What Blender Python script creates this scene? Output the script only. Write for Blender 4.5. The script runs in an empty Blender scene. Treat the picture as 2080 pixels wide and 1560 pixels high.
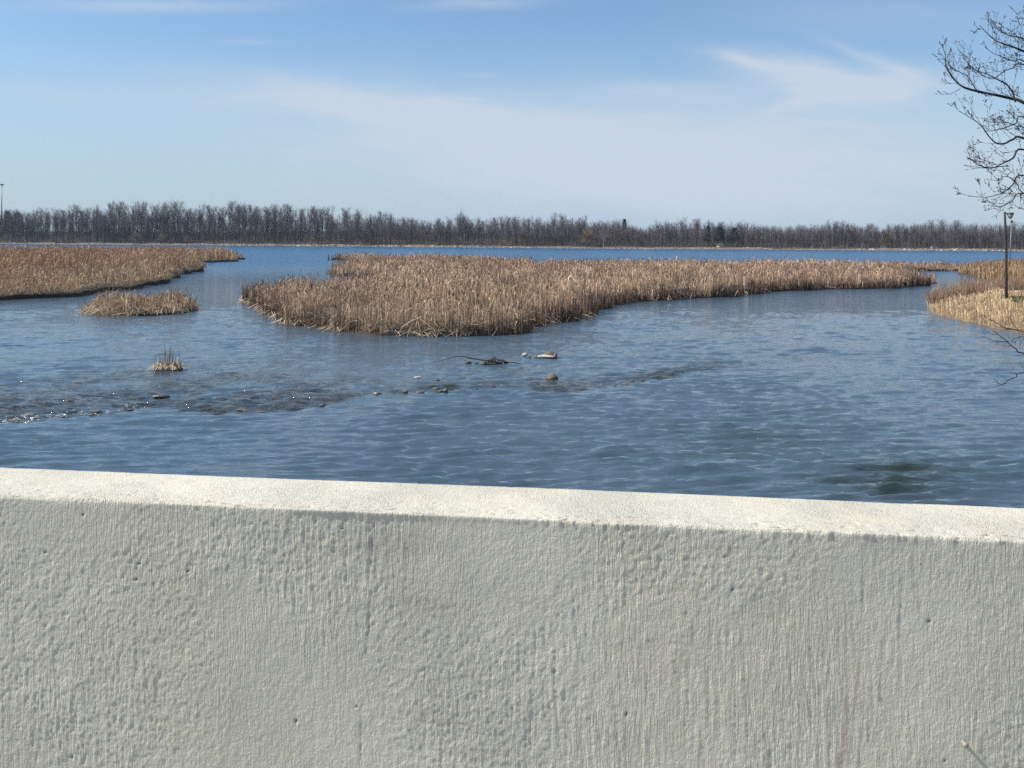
import bpy, bmesh, math, random
import numpy as np
from mathutils import Matrix, Vector

SC = bpy.context.scene
COL = SC.collection
PI = math.pi

# ------------------------------------------------------------------ camera
W, H, F, CX, HY = 2080.0, 1560.0, 2000.0, 1040.0, 485.5
ROLL = 12.0 / 2080.0
EYE = 4.7                                     # eye height above the water
cr, sr = math.cos(ROLL), math.sin(ROLL)
cam_d = bpy.data.cameras.new("camera")
cam = bpy.data.objects.new("camera", cam_d)
COL.objects.link(cam)
cam_d.sensor_fit = 'HORIZONTAL'
cam_d.sensor_width = 36.0
cam_d.lens = 36.0 * F / W
cam_d.shift_y = -(H / 2 - HY) / W
cam_d.clip_start = 0.05
cam_d.clip_end = 20000
cam.matrix_world = Matrix(((cr, -sr, 0, 0), (0, 0, -1, 0), (sr, cr, 0, EYE), (0, 0, 0, 1)))
SC.camera = cam


def ray(px, py):
    """direction ratios X/Y and (Z-EYE)/Y seen at a photograph pixel"""
    a, b = np.asarray(px, float) - CX, np.asarray(py, float) - HY
    return (a * cr + b * sr) / F, -(-a * sr + b * cr) / F


def at(px, py, z=0.0):
    """point of the level z seen at a pixel"""
    u, v = ray(px, py)
    d = (z - EYE) / v
    return np.stack([u * d, d, np.full_like(d, z, dtype=float)], -1)


def atd(px, py, d):
    """point at depth d seen at a pixel"""
    u, v = ray(px, py)
    d = np.asarray(d, float)
    return np.stack(np.broadcast_arrays(u * d, d, EYE + v * d), -1)


def pix(p):
    """pixel of a point"""
    x, z = p[..., 0] / p[..., 1] * F, -(p[..., 2] - EYE) / p[..., 1] * F
    return CX + x * cr - z * sr, HY + x * sr + z * cr


# ------------------------------------------------------------------ light
SUN = Vector((-0.675, -0.026, 0.737)).normalized()
SUN_EL = math.asin(SUN.z)
SUN_AZ = math.atan2(SUN.x, SUN.y)
sun_d = bpy.data.lights.new("sun", 'SUN')
sun_d.energy = 5.0
sun_d.angle = math.radians(0.5)
sun_d.color = (1.0, 0.94, 0.84)
sun = bpy.data.objects.new("sun", sun_d)
COL.objects.link(sun)
sun.rotation_euler = SUN.to_track_quat('Z', 'Y').to_euler()
sun.location = (-20, 0, 30)

world = bpy.data.worlds.new("World")
SC.world = world
world.use_nodes = True
wn, wl = world.node_tree.nodes, world.node_tree.links
wn.clear()


class G:
    """small helper to write node graphs"""

    def __init__(s, tree):
        s.t, s.n, s.l = tree, tree.nodes, tree.links

    def put(s, sock, v):
        if isinstance(v, bpy.types.NodeSocket):
            s.l.new(v, sock)
        elif v is not None:
            if hasattr(sock, 'default_value'):
                if isinstance(v, (tuple, list)) and len(v) == 3 and sock.type == 'RGBA':
                    v = (*v, 1.0)
                sock.default_value = v

    def node(s, kind, ins=None, **kw):
        n = s.n.new(kind)
        for k, v in kw.items():
            setattr(n, k, v)
        for k, v in (ins or {}).items():
            s.put(n.inputs[k], v)
        return n

    def m(s, op, a, b=None, c=None, clamp=False):
        n = s.node('ShaderNodeMath', operation=op, use_clamp=clamp)
        for i, v in enumerate((a, b, c)):
            s.put(n.inputs[i], v)
        return n.outputs[0]

    def mix(s, f, a, b, mode='MIX'):
        n = s.node('ShaderNodeMix', data_type='RGBA', blend_type=mode)
        n.clamp_factor = True
        s.put(n.inputs[0], f)
        s.put(n.inputs[6], a)
        s.put(n.inputs[7], b)
        return n.outputs[2]

    def noise(s, vec, scale, detail=4, rough=0.5, dist=0.0, col=False):
        n = s.node('ShaderNodeTexNoise', {'Vector': vec, 'Scale': scale, 'Detail': detail, 'Roughness': rough, 'Distortion': dist})
        return n.outputs['Color' if col else 'Fac']

    def ramp(s, f, stops):
        n = s.node('ShaderNodeValToRGB', {'Fac': f})
        e = n.color_ramp.elements
        while len(e) < len(stops):
            e.new(0.5)
        for i, (p, c) in enumerate(stops):
            e[i].position = p
            e[i].color = (c, c, c, 1) if not isinstance(c, (tuple, list)) else (*c, 1)
        return n.outputs['Color']

    def smooth(s, x, lo, hi, a=0.0, b=1.0):
        n = s.node('ShaderNodeMapRange', {'Value': x, 'From Min': lo, 'From Max': hi, 'To Min': a, 'To Max': b}, interpolation_type='SMOOTHSTEP')
        return n.outputs[0]

    def vmap(s, vec, scale=(1, 1, 1), rot=(0, 0, 0), loc=(0, 0, 0)):
        n = s.node('ShaderNodeMapping', {'Vector': vec, 'Scale': scale, 'Rotation': rot, 'Location': loc})
        return n.outputs[0]

    def comb(s, x, y, z=0.0):
        n = s.node('ShaderNodeCombineXYZ')
        for i, v in enumerate((x, y, z)):
            s.put(n.inputs[i], v)
        return n.outputs[0]


g = G(world.node_tree)
sky = g.node('ShaderNodeTexSky', sky_type='NISHITA', sun_disc=False, sun_elevation=SUN_EL, sun_rotation=SUN_AZ % (2 * PI),
             altitude=100.0, air_density=1.0, dust_density=0.6, ozone_density=2.5)
SKY_STRENGTH = 0.085
geo = g.node('ShaderNodeTexCoord').outputs['Generated']
sep = g.node('ShaderNodeSeparateXYZ', {0: geo})
dx_, dy_, dz_ = sep.outputs
zc = g.m('MAXIMUM', dz_, 0.0)
# thin cirrus: a flat layer high above, so it streams out in perspective like the real one
hgt = g.m('ADD', zc, 0.06)
cp = g.comb(g.m('DIVIDE', dx_, hgt), g.m('DIVIDE', dy_, hgt))
warp = g.noise(g.vmap(cp, (0.5, 0.5, 1)), 1.0, 3, 0.5, col=True)
cpw = g.node('ShaderNodeVectorMath', {0: cp, 1: warp}, operation='ADD').outputs[0]
veil = g.noise(g.vmap(cpw, (0.26, 0.5, 1), (0, 0, 0.5)), 1.0, 6, 0.55)
fib = g.noise(g.vmap(cpw, (0.8, 3.2, 1), (0, 0, 0.42)), 1.0, 6, 0.62)
veil_m = g.m('MULTIPLY', g.smooth(veil, 0.38, 0.72), g.m('ADD', 0.45, g.m('MULTIPLY', fib, 0.9)))
# angular coordinates of the part of the sky over the lake
fy = g.m('MAXIMUM', dy_, 0.05)
az, el = g.m('DIVIDE', dx_, fy), g.m('DIVIDE', dz_, fy)
front = g.smooth(dy_, 0.1, 0.5)
jit = g.node('ShaderNodeSeparateXYZ', {0: g.noise(g.comb(g.m('MULTIPLY', az, 4.0), g.m('MULTIPLY', el, 9.0)), 1.0, 6, 0.62, col=True)}).outputs
fine = g.noise(g.comb(g.m('ADD', g.m('MULTIPLY', az, 9.0), g.m('MULTIPLY', el, 14.0)), g.m('MULTIPLY', el, 48.0)), 1.0, 7, 0.65, 0.6)


def streak(px, py, ang, lx, ly, amp, jx=0.1, jy=0.05):
    """soft-edged streak of cirrus around one direction of the sky"""
    u, v = (float(q) for q in ray(px, py))
    c, s_ = math.cos(ang), math.sin(ang)
    a = g.m('ADD', g.m('SUBTRACT', az, u), g.m('MULTIPLY', g.m('SUBTRACT', jit[0], 0.5), jx))
    b = g.m('ADD', g.m('SUBTRACT', el, v), g.m('MULTIPLY', g.m('SUBTRACT', jit[1], 0.5), jy))
    p = g.m('DIVIDE', g.m('ADD', g.m('MULTIPLY', a, c), g.m('MULTIPLY', b, s_)), lx)
    q = g.m('DIVIDE', g.m('SUBTRACT', g.m('MULTIPLY', b, c), g.m('MULTIPLY', a, s_)), ly)
    r = g.m('ADD', g.m('MULTIPLY', p, p), g.m('MULTIPLY', q, q))
    return g.m('MULTIPLY', g.m('EXPONENT', g.m('MULTIPLY', r, -1.6)), amp)


parts = [streak(1610, 150, -0.22, 0.09, 0.020, 0.85), streak(1500, 122, -0.30, 0.04, 0.008, 0.55, 0.05, 0.02), streak(1790, 175, 0.12, 0.09, 0.023, 0.85),
         streak(1770, 118, -0.33, 0.075, 0.009, 0.42), streak(1630, 205, 0.3, 0.06, 0.013, 0.6), streak(1420, 185, 0.0, 0.16, 0.016, 0.3),
         streak(1080, 310, -0.10, 0.34, 0.058, 0.9, 0.25, 0.09), streak(760, 215, -0.13, 0.22, 0.022, 0.7, 0.2, 0.04),
         streak(1600, 330, 0.0, 0.42, 0.085, 0.72, 0.3, 0.09), streak(280, 200, -0.05, 0.22, 0.016, 0.35, 0.1, 0.03),
         streak(300, 8, 0.02, 0.16, 0.009, 0.5, 0.1, 0.03), streak(960, 10, 0.07, 0.08, 0.008, 0.4, 0.1, 0.03), streak(1800, 20, 0.0, 0.2, 0.03, 0.22),
         streak(500, 85, 0.0, 0.035, 0.004, 0.22, 0.05, 0.012), streak(975, 152, 0.0, 0.022, 0.004, 0.2, 0.05, 0.012)]
tot = parts[0]
for p_ in parts[1:]:
    tot = g.m('ADD', tot, p_)
tot = g.m('MULTIPLY', tot, g.m('ADD', 0.25, g.m('MULTIPLY', fine, 1.4)))
cl = g.m('ADD', g.m('MULTIPLY', tot, front), g.m('MULTIPLY', g.m('MULTIPLY', veil_m, 0.3), g.smooth(dz_, 0.2, 0.36)))
cl = g.m('MULTIPLY', cl, g.smooth(dz_, -0.01, 0.02))
cl = g.m('MINIMUM', cl, 0.9)
CLOUD = (4.9, 5.6, 6.5)
skyc = g.mix(1.0, sky.outputs[0], (0.95, 1.08, 1.16), 'MULTIPLY')
skyc = g.mix(g.smooth(dz_, 0.22, -0.02, 0.0, 0.88), skyc, (3.75, 4.75, 5.75))     # pale air low over the horizon, all the way round
col = g.mix(cl, skyc, CLOUD)
bg = g.node('ShaderNodeBackground', {'Color': col, 'Strength': SKY_STRENGTH})
out = g.node('ShaderNodeOutputWorld', {'Surface': bg.outputs[0]})

SC.view_settings.view_transform = 'Standard'
SC.view_settings.look = 'None'
SC.view_settings.gamma = 1.0
SC.view_settings.use_curve_mapping = False
SC.view_settings.exposure = 0.5
SC.cycles.use_denoising = False
SC.cycles.sample_clamp_indirect = 4.0
SC.cycles.max_bounces = 6
SC.cycles.diffuse_bounces = 3
SC.cycles.glossy_bounces = 3
SC.cycles.transparent_max_bounces = 8


# ------------------------------------------------------------------ helpers
def tag(o, label=None, cat=None, group=None, kind=None):
    for k, v in (('label', label), ('category', cat), ('group', group), ('kind', kind)):
        if v:
            o[k] = v
    return o


def link(o, parent=None):
    COL.objects.link(o)
    if parent is not None:
        o.parent = parent
    return o


def empty(name, loc=(0, 0, 0), label=None, cat=None, group=None, rz=0.0, s=(1, 1, 1)):
    o = bpy.data.objects.new(name, None)
    o.empty_display_size = 0.3
    o.location = loc
    o.rotation_euler = (0, 0, rz)
    o.scale = s
    link(o)
    return tag(o, label, cat, group)


def mesh_np(name, verts, faces, mat, parent=None, cols=None, smooth=False, extra=None):
    """one object from numpy arrays; faces is a list of integer arrays (n,3) or (n,4)"""
    me = bpy.data.meshes.new(name)
    verts = np.ascontiguousarray(verts, np.float32).reshape(-1, 3)
    fs = [np.asarray(f, np.int32) for f in (faces if isinstance(faces, list) else [faces]) if len(f)]
    me.vertices.add(len(verts))
    me.vertices.foreach_set('co', verts.ravel())
    loops = np.concatenate([f.ravel() for f in fs])
    sizes = np.concatenate([np.full(len(f), f.shape[1], np.int32) for f in fs])
    starts = np.concatenate([[0], np.cumsum(sizes)[:-1]]).astype(np.int32)
    me.loops.add(len(loops))
    me.loops.foreach_set('vertex_index', loops)
    me.polygons.add(len(sizes))
    me.polygons.foreach_set('loop_start', starts)
    me.polygons.foreach_set('use_smooth', np.full(len(sizes), smooth, bool))
    if cols is not None:
        c = np.ones((len(verts), 4), np.float32)
        c[:, :3] = cols
        a = me.attributes.new('col', 'FLOAT_COLOR', 'POINT')
        a.data.foreach_set('color', c.ravel())
    for k, v in (extra or {}).items():
        a = me.attributes.new(k, 'FLOAT', 'POINT')
        a.data.foreach_set('value', np.asarray(v, np.float32).ravel())
    me.update(calc_edges=True)
    me.validate()
    if mat:
        me.materials.append(mat)
    o = bpy.data.objects.new(name, me)
    return link(o, parent)


def mesh_bm(name, bm, mat, parent=None, smooth=False):
    me = bpy.data.meshes.new(name)
    bm.normal_update()
    bm.to_mesh(me)
    bm.free()
    if smooth:
        for p in me.polygons:
            p.use_smooth = True
    me.materials.append(mat)
    return link(bpy.data.objects.new(name, me), parent)


def hash2(ix, iy, seed):
    h = (ix.astype(np.int64) * 374761393 + iy.astype(np.int64) * 668265263 + seed * 974634777) & 0x7fffffff
    h = ((h ^ (h >> 13)) * 1274126177) & 0x7fffffff
    return ((h ^ (h >> 16)) & 0xffff) / 65535.0


def vn(x, y, seed=0):
    """smooth value noise 0..1"""
    x, y = np.asarray(x, float), np.asarray(y, float)
    ix, iy = np.floor(x), np.floor(y)
    fx, fy_ = x - ix, y - iy
    fx, fy_ = fx * fx * (3 - 2 * fx), fy_ * fy_ * (3 - 2 * fy_)
    a, b = hash2(ix, iy, seed), hash2(ix + 1, iy, seed)
    c, d = hash2(ix, iy + 1, seed), hash2(ix + 1, iy + 1, seed)
    return (a + (b - a) * fx) * (1 - fy_) + (c + (d - c) * fx) * fy_


def fbm(x, y, seed=0, o=4, gain=0.5):
    t, a, n = 0, 1.0, 0
    for i in range(o):
        t = t + a * vn(x * 2 ** i + 17.3 * i, y * 2 ** i - 9.1 * i, seed + i)
        n += a
        a *= gain
    return t / n


def sstep(x, a, b):
    t = np.clip((x - a) / (b - a), 0, 1)
    return t * t * (3 - 2 * t)


def inside(p, poly):
    x, y = p[:, 0], p[:, 1]
    r = np.zeros(len(p), bool)
    n = len(poly)
    for i in range(n):
        (x0, y0), (x1, y1) = poly[i][:2], poly[(i + 1) % n][:2]
        c = ((y0 > y) != (y1 > y))
        if c.any():
            r ^= c & (x < (x1 - x0) * (y - y0) / ((y1 - y0) if y1 != y0 else 1e-9) + x0)
    return r


def edge_dist(p, poly):
    """distance to the outline of a polygon"""
    best = np.full(len(p), 1e9)
    n = len(poly)
    for i in range(n):
        a, b = np.array(poly[i][:2]), np.array(poly[(i + 1) % n][:2])
        ab = b - a
        t = np.clip(((p[:, :2] - a) @ ab) / max(ab @ ab, 1e-9), 0, 1)
        best = np.minimum(best, np.linalg.norm(p[:, :2] - (a + t[:, None] * ab), axis=1))
    return best


def rough_outline(pts, seed, step=0.8, amp=0.45):
    """ground outline with an uneven, bitten edge"""
    res = []
    n = len(pts)
    for i in range(n):
        a, b = np.array(pts[i][:2]), np.array(pts[(i + 1) % n][:2])
        L = np.linalg.norm(b - a)
        far = 1 + max(0, (0.5 * (a[1] + b[1]) - 60) / 40)
        k = max(1, int(L / (step * far)))
        nrm = np.array([b[1] - a[1], a[0] - b[0]]) / max(L, 1e-6)
        for j in range(k):
            q = a + (b - a) * j / k
            e = (fbm(np.array([q[0] * 0.35]), np.array([q[1] * 0.35]), seed, 4)[0] - 0.5) * 2 * amp * min(far, 3) * min(1, L / 4)
            res.append(tuple(q + nrm * e * 1.6))
    return res


# ------------------------------------------------------------------ materials
def material(name, build):
    m = bpy.data.materials.new(name)
    m.use_nodes = True
    m.node_tree.nodes.clear()
    q = G(m.node_tree)
    sh = build(q)
    q.node('ShaderNodeOutputMaterial', {'Surface': sh})
    return m


def principled(q, color, rough=0.8, bump=None, spec=0.3, **kw):
    n = q.node('ShaderNodeBsdfPrincipled', {'Base Color': color, 'Roughness': rough, 'Specular IOR Level': spec, **kw})
    if bump is not None:
        q.put(n.inputs['Normal'], bump)
    return n.outputs[0]


def plain(name, c, rough=0.8, var=0.25, scale=3.0, bump=0.0, spec=0.3, metal=0.0, dark=None):
    """colour with procedural grain"""
    def b(q):
        co = q.node('ShaderNodeTexCoord').outputs['Object']
        f = q.noise(co, scale, 6, 0.6)
        f2 = q.noise(co, scale * 7, 4, 0.6)
        f = q.m('ADD', q.m('MULTIPLY', f, 0.6), q.m('MULTIPLY', f2, 0.4))
        lo = dark or tuple(v * (1 - var) for v in c)
        hi = tuple(min(1, v * (1 + var)) for v in c)
        colr = q.mix(q.smooth(f, 0.3, 0.7), lo, hi)
        nb = None
        if bump:
            nb = q.node('ShaderNodeBump', {'Height': f, 'Strength': 1.0, 'Distance': bump}).outputs[0]
        return principled(q, colr, rough, nb, spec, Metallic=metal)
    return material(name, b)


def attr_mat(name, trans=0.25, rough=0.85, tint=(1, 1, 1)):
    """matte plant matter, colour from each blade"""
    def b(q):
        a = q.node('ShaderNodeAttribute', attribute_name='col').outputs['Color']
        a = q.mix(1.0, a, tint, 'MULTIPLY')
        d = principled(q, a, rough, None, 0.15)
        if not trans:
            return d
        t = q.node('ShaderNodeBsdfTranslucent', {'Color': a}).outputs[0]
        return q.node('ShaderNodeMixShader', {0: trans, 1: d, 2: t}).outputs[0]
    return material(name, b)


M_REED = attr_mat('dry_reed', 0.12)
M_MUD = plain('wet_mud', (0.055, 0.042, 0.03), 0.75, 0.45, 1.6, 0.05)
M_BARK = plain('grey_bark', (0.075, 0.065, 0.058), 0.9, 0.35, 4.0, 0.01)
M_TWIG = attr_mat('bare_twigs', 0.0)
M_SHORE = plain('shore_ground', (0.23, 0.185, 0.13), 0.95, 0.45, 0.35, 0.0)
M_FLOOR = plain('forest_floor', (0.085, 0.062, 0.045), 0.95, 0.4, 0.12, 0.0)
M_WOODPOST = plain('weathered_wood', (0.045, 0.038, 0.033), 0.85, 0.35, 6.0, 0.004)
M_METAL = plain('dull_metal', (0.16, 0.17, 0.175), 0.5, 0.15, 5.0, 0.0, 0.5, 0.6)
M_LAMP = plain('dark_lamp_metal', (0.035, 0.037, 0.04), 0.45, 0.15, 8.0, 0.0, 0.5)
M_GLASS = plain('lamp_glass', (0.32, 0.33, 0.33), 0.25, 0.1, 8.0, 0.0, 0.5)
M_LAWN = plain('lawn', (0.07, 0.14, 0.03), 0.9, 0.35, 2.5, 0.02)
M_WHITE = plain('white_siding', (0.68, 0.68, 0.66), 0.7, 0.06, 1.0)
M_TAN = plain('tan_siding', (0.55, 0.45, 0.25), 0.8, 0.08, 1.0)
M_ROOF = plain('dark_roof', (0.09, 0.085, 0.085), 0.9, 0.2, 1.5)
M_PANE = plain('dark_pane', (0.03, 0.035, 0.04), 0.15, 0.1, 1.0, 0.0, 0.5)

# ------------------------------------------------------------------ ground and far shore
SHORE_PX = [(-900, 490), (-300, 493.5), (0, 495), (200, 497), (300, 498), (420, 498.5), (640, 500.5), (800, 501.5), (960, 503), (1200, 505),
            (1420, 506.5), (1560, 507), (1760, 508.5), (2080, 510.5), (2400, 512.5), (2900, 516)]
shore = np.array([at(x, y)[:2] for x, y in SHORE_PX])
sx = np.linspace(shore[0, 0], shore[-1, 0], 420)
sy = np.interp(sx, shore[:, 0], shore[:, 1]) + (fbm(sx * 0.05, sx * 0, 5, 4) - 0.5) * 16
SY = lambda x: np.interp(x, sx, sy)

# the ground as one sheet under everything, to the horizon
gv = np.array([(-9000, -3000, -1.6), (9000, -3000, -1.6), (9000, 12000, -1.6), (-9000, 12000, -1.6)], float)
tag(mesh_np('ground', gv, np.array([[0, 1, 2, 3]]), M_FLOOR), 'brown ground lying under lake and woods', kind='structure')

# far terrain: a pebbly beach that rises to the wooded land behind
prof = [(-14, -0.9), (-1, -0.06), (1.5, 0.25), (4, 0.6), (9, 0.8), (16, 1.3), (40, 2.6), (80, 4.6), (140, 7.5), (300, 9.0), (1500, 9.0), (6500, 5)]
cols_, rows_ = 420, len(prof)
tv = np.zeros((rows_, cols_, 3))
for i, (o, z) in enumerate(prof):
    tv[i, :, 0] = sx * (1 + max(0, o) / 600)
    tv[i, :, 1] = sy + o
    hillm = np.interp(sx, shore[[2, 5, 7, 9, 11, 13], 0], [1.0, 1.0, 1.25, 0.8, 0.7, 0.6])
    tv[i, :, 2] = z * (hillm if z > 1.4 else 1) + (fbm(sx * 0.2, sx * 0 + i, 9 + i, 3) - 0.5) * (0.5 if 0 < o < 20 else 0.05)
idx = np.arange(rows_ * cols_).reshape(rows_, cols_)
quads = np.stack([idx[:-1, :-1], idx[:-1, 1:], idx[1:, 1:], idx[1:, :-1]], -1).reshape(-1, 4)


def b_shore(q):
    co = q.node('ShaderNodeTexCoord').outputs['Object']
    a = q.node('ShaderNodeAttribute', attribute_name='beach').outputs['Fac']
    n1 = q.noise(co, 0.09, 5, 0.65)
    n2 = q.noise(co, 0.9, 4, 0.7)
    n3 = q.noise(q.vmap(co, (0.16, 0.5, 1)), 1.0, 3, 0.6)
    sand = q.mix(q.smooth(n2, 0.35, 0.65), (0.085, 0.07, 0.058), (0.20, 0.175, 0.15))
    grass = q.mix(q.smooth(n2, 0.3, 0.7), (0.09, 0.066, 0.045), (0.21, 0.155, 0.10))
    beach = q.mix(q.smooth(n3, 0.42, 0.58), sand, grass)
    floor = q.mix(n1, (0.035, 0.028, 0.024), (0.085, 0.064, 0.048))
    return principled(q, q.mix(a, floor, beach), 0.95)


beach = np.zeros((rows_, cols_))
for i, (o, z) in enumerate(prof):
    beach[i] = 1.0 if o <= 4 else (0.85 if o <= 9 else 0.0)
tag(mesh_np('far_shore', tv.reshape(-1, 3), quads, material('far_shore_ground', b_shore), extra={'beach': beach}),
    'pale pebbly beach and wooded land on the far shore', kind='structure')


def GZ(x, y):
    """height of the far terrain"""
    o = y - SY(x)
    return np.interp(o, [p[0] for p in prof], [p[1] for p in prof]) * 0.95


# ------------------------------------------------------------------ water
LINE = np.array([(-400, 872), (0, 856), (90, 850), (170, 843), (260, 830), (330, 826), (420, 836), (520, 834), (600, 832), (650, 822), (700, 808), (760, 800),
                 (830, 796), (900, 794), (970, 786), (1040, 782), (1110, 796), (1160, 794), (1240, 782), (1330, 768), (1420, 752), (1520, 742), (1640, 730), (2600, 700)], float)
RANGE = np.array([(-400, 100), (0, 95), (300, 95), (500, 110), (640, 60), (800, 22), (960, 34), (1060, 45), (1180, 26), (1400, 24), (1560, 20), (2600, 5)], float)
AMP = np.array([(-400, 1), (0, 1), (250, 1), (330, .8), (480, .95), (640, .85), (740, .7), (830, .6), (960, .75), (1060, .85), (1160, .8), (1300, .62), (1440, .6), (1560, .3), (1700, .08), (2600, 0)], float)


def riffle(px, py, jit=True):
    j = (fbm(px / 26, py / 9, 61, 3) - 0.5) * 14 if jit else 0
    ln = np.interp(px, LINE[:, 0], LINE[:, 1]) + j
    rg = np.interp(px, RANGE[:, 0], RANGE[:, 1])
    am = np.interp(px, AMP[:, 0], AMP[:, 1])
    t = (ln - py) / rg
    edge = np.exp(-((ln - py - 3) / 5.0) ** 2) * am
    body = sstep(ln - py, -4, 4) * np.clip(1 - t, 0, 1) ** 0.8 * am
    return np.clip(body, 0, 1), np.clip(edge, 0, 1)


rng = np.random.default_rng(11)
ys = [14.0]
while ys[-1] < 72:
    ys.append(ys[-1] * 1.0042)
ys = np.array(ys)
xs = np.arange(-38, 38.01, 0.165)
X, Y = np.meshgrid(xs, ys)
dyv = ys[:, None] * 0.0042
fade = sstep(Y, 14, 16) * sstep(Y, 72, 60) * sstep(np.abs(X), 38, 34)
px_, py_ = pix(np.stack([X, Y, np.zeros_like(X)], -1))
body, edge = riffle(px_, py_)
gust = 0.55 + 0.95 * sstep(fbm(X * 0.16 + 3, Y * 0.11, 21, 4), 0.32, 0.68)
calm = 1 - 0.35 * np.exp(-(((px_ - 700) / 330) ** 2 + ((py_ - 735) / 50) ** 2)) * (py_ < 790)
calm *= 1.55 - 0.75 * sstep(Y, 26, 48)
Z = np.zeros_like(X)
saw = lambda p: np.sin(p) + 0.42 * np.sin(2 * p) + 0.16 * np.sin(3 * p)          # short steep faces, long easy backs
for i in range(46):
    lam = rng.uniform(0.22, 0.5) if i < 32 else rng.uniform(0.5, 1.1)
    th = rng.normal(0.04, 0.30)
    k = 2 * PI / lam
    kx, ky = k * math.sin(th), k * math.cos(th)
    ly = lam / max(0.2, abs(math.cos(th)))
    f_ = np.clip(ly / (4 * dyv), 0, 1) ** 2
    a = 0.0030 * (lam / 0.5) ** 0.85
    ph = rng.uniform(0, 2 * PI)
    mod = 2.4 * sstep(vn(X * 0.5 + i * 7.7, Y * 0.9 - i * 3.1, 100 + i), 0.5, 0.95)
    Z += a * f_ * mod * saw(kx * X + ky * Y + ph + 1.8 * vn(X * 0.7, Y * 0.7, 300 + i))
Z *= gust * calm * fade
rz = (0.42 - np.abs(fbm(X * 1.3, Y * 1.3, 31, 3) - 0.5) * 2) * 0.15 + (fbm(X * 4.2, Y * 4.6, 33, 2) - 0.5) * 0.13
step_d = -0.07 * edge
Z += rz * np.clip(body * 0.85 + edge * 0.5, 0, 1) * fade * np.clip(26 / Y, 0.4, 1) + step_d * fade
foam_glint = np.clip(edge * 0.95 + body * 0.7, 0, 1) * np.interp(px_, [-400, 300, 420, 900, 1300, 1500, 1700], [1.0, 0.9, 0.5, 0.42, 0.3, 0.1, 0.0])
shal = np.clip(body * 1.25, 0, 1) * (0.35 + 1.2 * sstep(fbm(X * 0.8, Y * 0.45, 41, 3), 0.3, 0.65))
wd = ((px_ - 1815) / 150) ** 2 + ((py_ - 968) / 42) ** 2
weed = np.exp(-wd) * (0.35 + 1.1 * fbm(X * 1.3, Y * 0.9, 44, 3)) * 0.78
wd = ((px_ - 1530) / 160) ** 2 + ((py_ - 905) / 40) ** 2
weed = np.clip(np.maximum(weed, np.exp(-wd) * 0.3), 0, 1)
idx = np.arange(X.size).reshape(X.shape)
quads = np.stack([idx[:-1, :-1], idx[:-1, 1:], idx[1:, 1:], idx[1:, :-1]], -1).reshape(-1, 4)
wv = np.stack([X, Y, Z], -1).reshape(-1, 3)
n0 = len(wv)
yl, yh = float(ys[0]), float(ys[-1])
xl, xh = float(xs[0]), float(xs[-1])
BX, B0, B1 = 1800.0, -60.0, 640.0
ring = [(-BX, B0), (xl, B0), (xh, B0), (BX, B0), (-BX, yl), (BX, yl), (-BX, yh), (BX, yh), (-BX, B1), (xl, B1), (xh, B1), (BX, B1)]
wv = np.concatenate([wv, [(x, y, 0) for x, y in ring]])
c00, c10, c01, c11 = idx[0, 0], idx[0, -1], idx[-1, 0], idx[-1, -1]
r = lambda i: n0 + i
big = np.array([[r(0), r(1), c00, r(4)], [r(1), r(2), c10, c00], [r(2), r(3), r(5), c10], [r(4), c00, c01, r(6)], [c10, r(5), r(7), c11],
                [r(6), c01, r(9), r(8)], [c01, c11, r(10), r(9)], [c11, r(7), r(11), r(10)]])
pad = lambda a: np.concatenate([np.clip(a, 0, 1).ravel(), np.zeros(12)])


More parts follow.
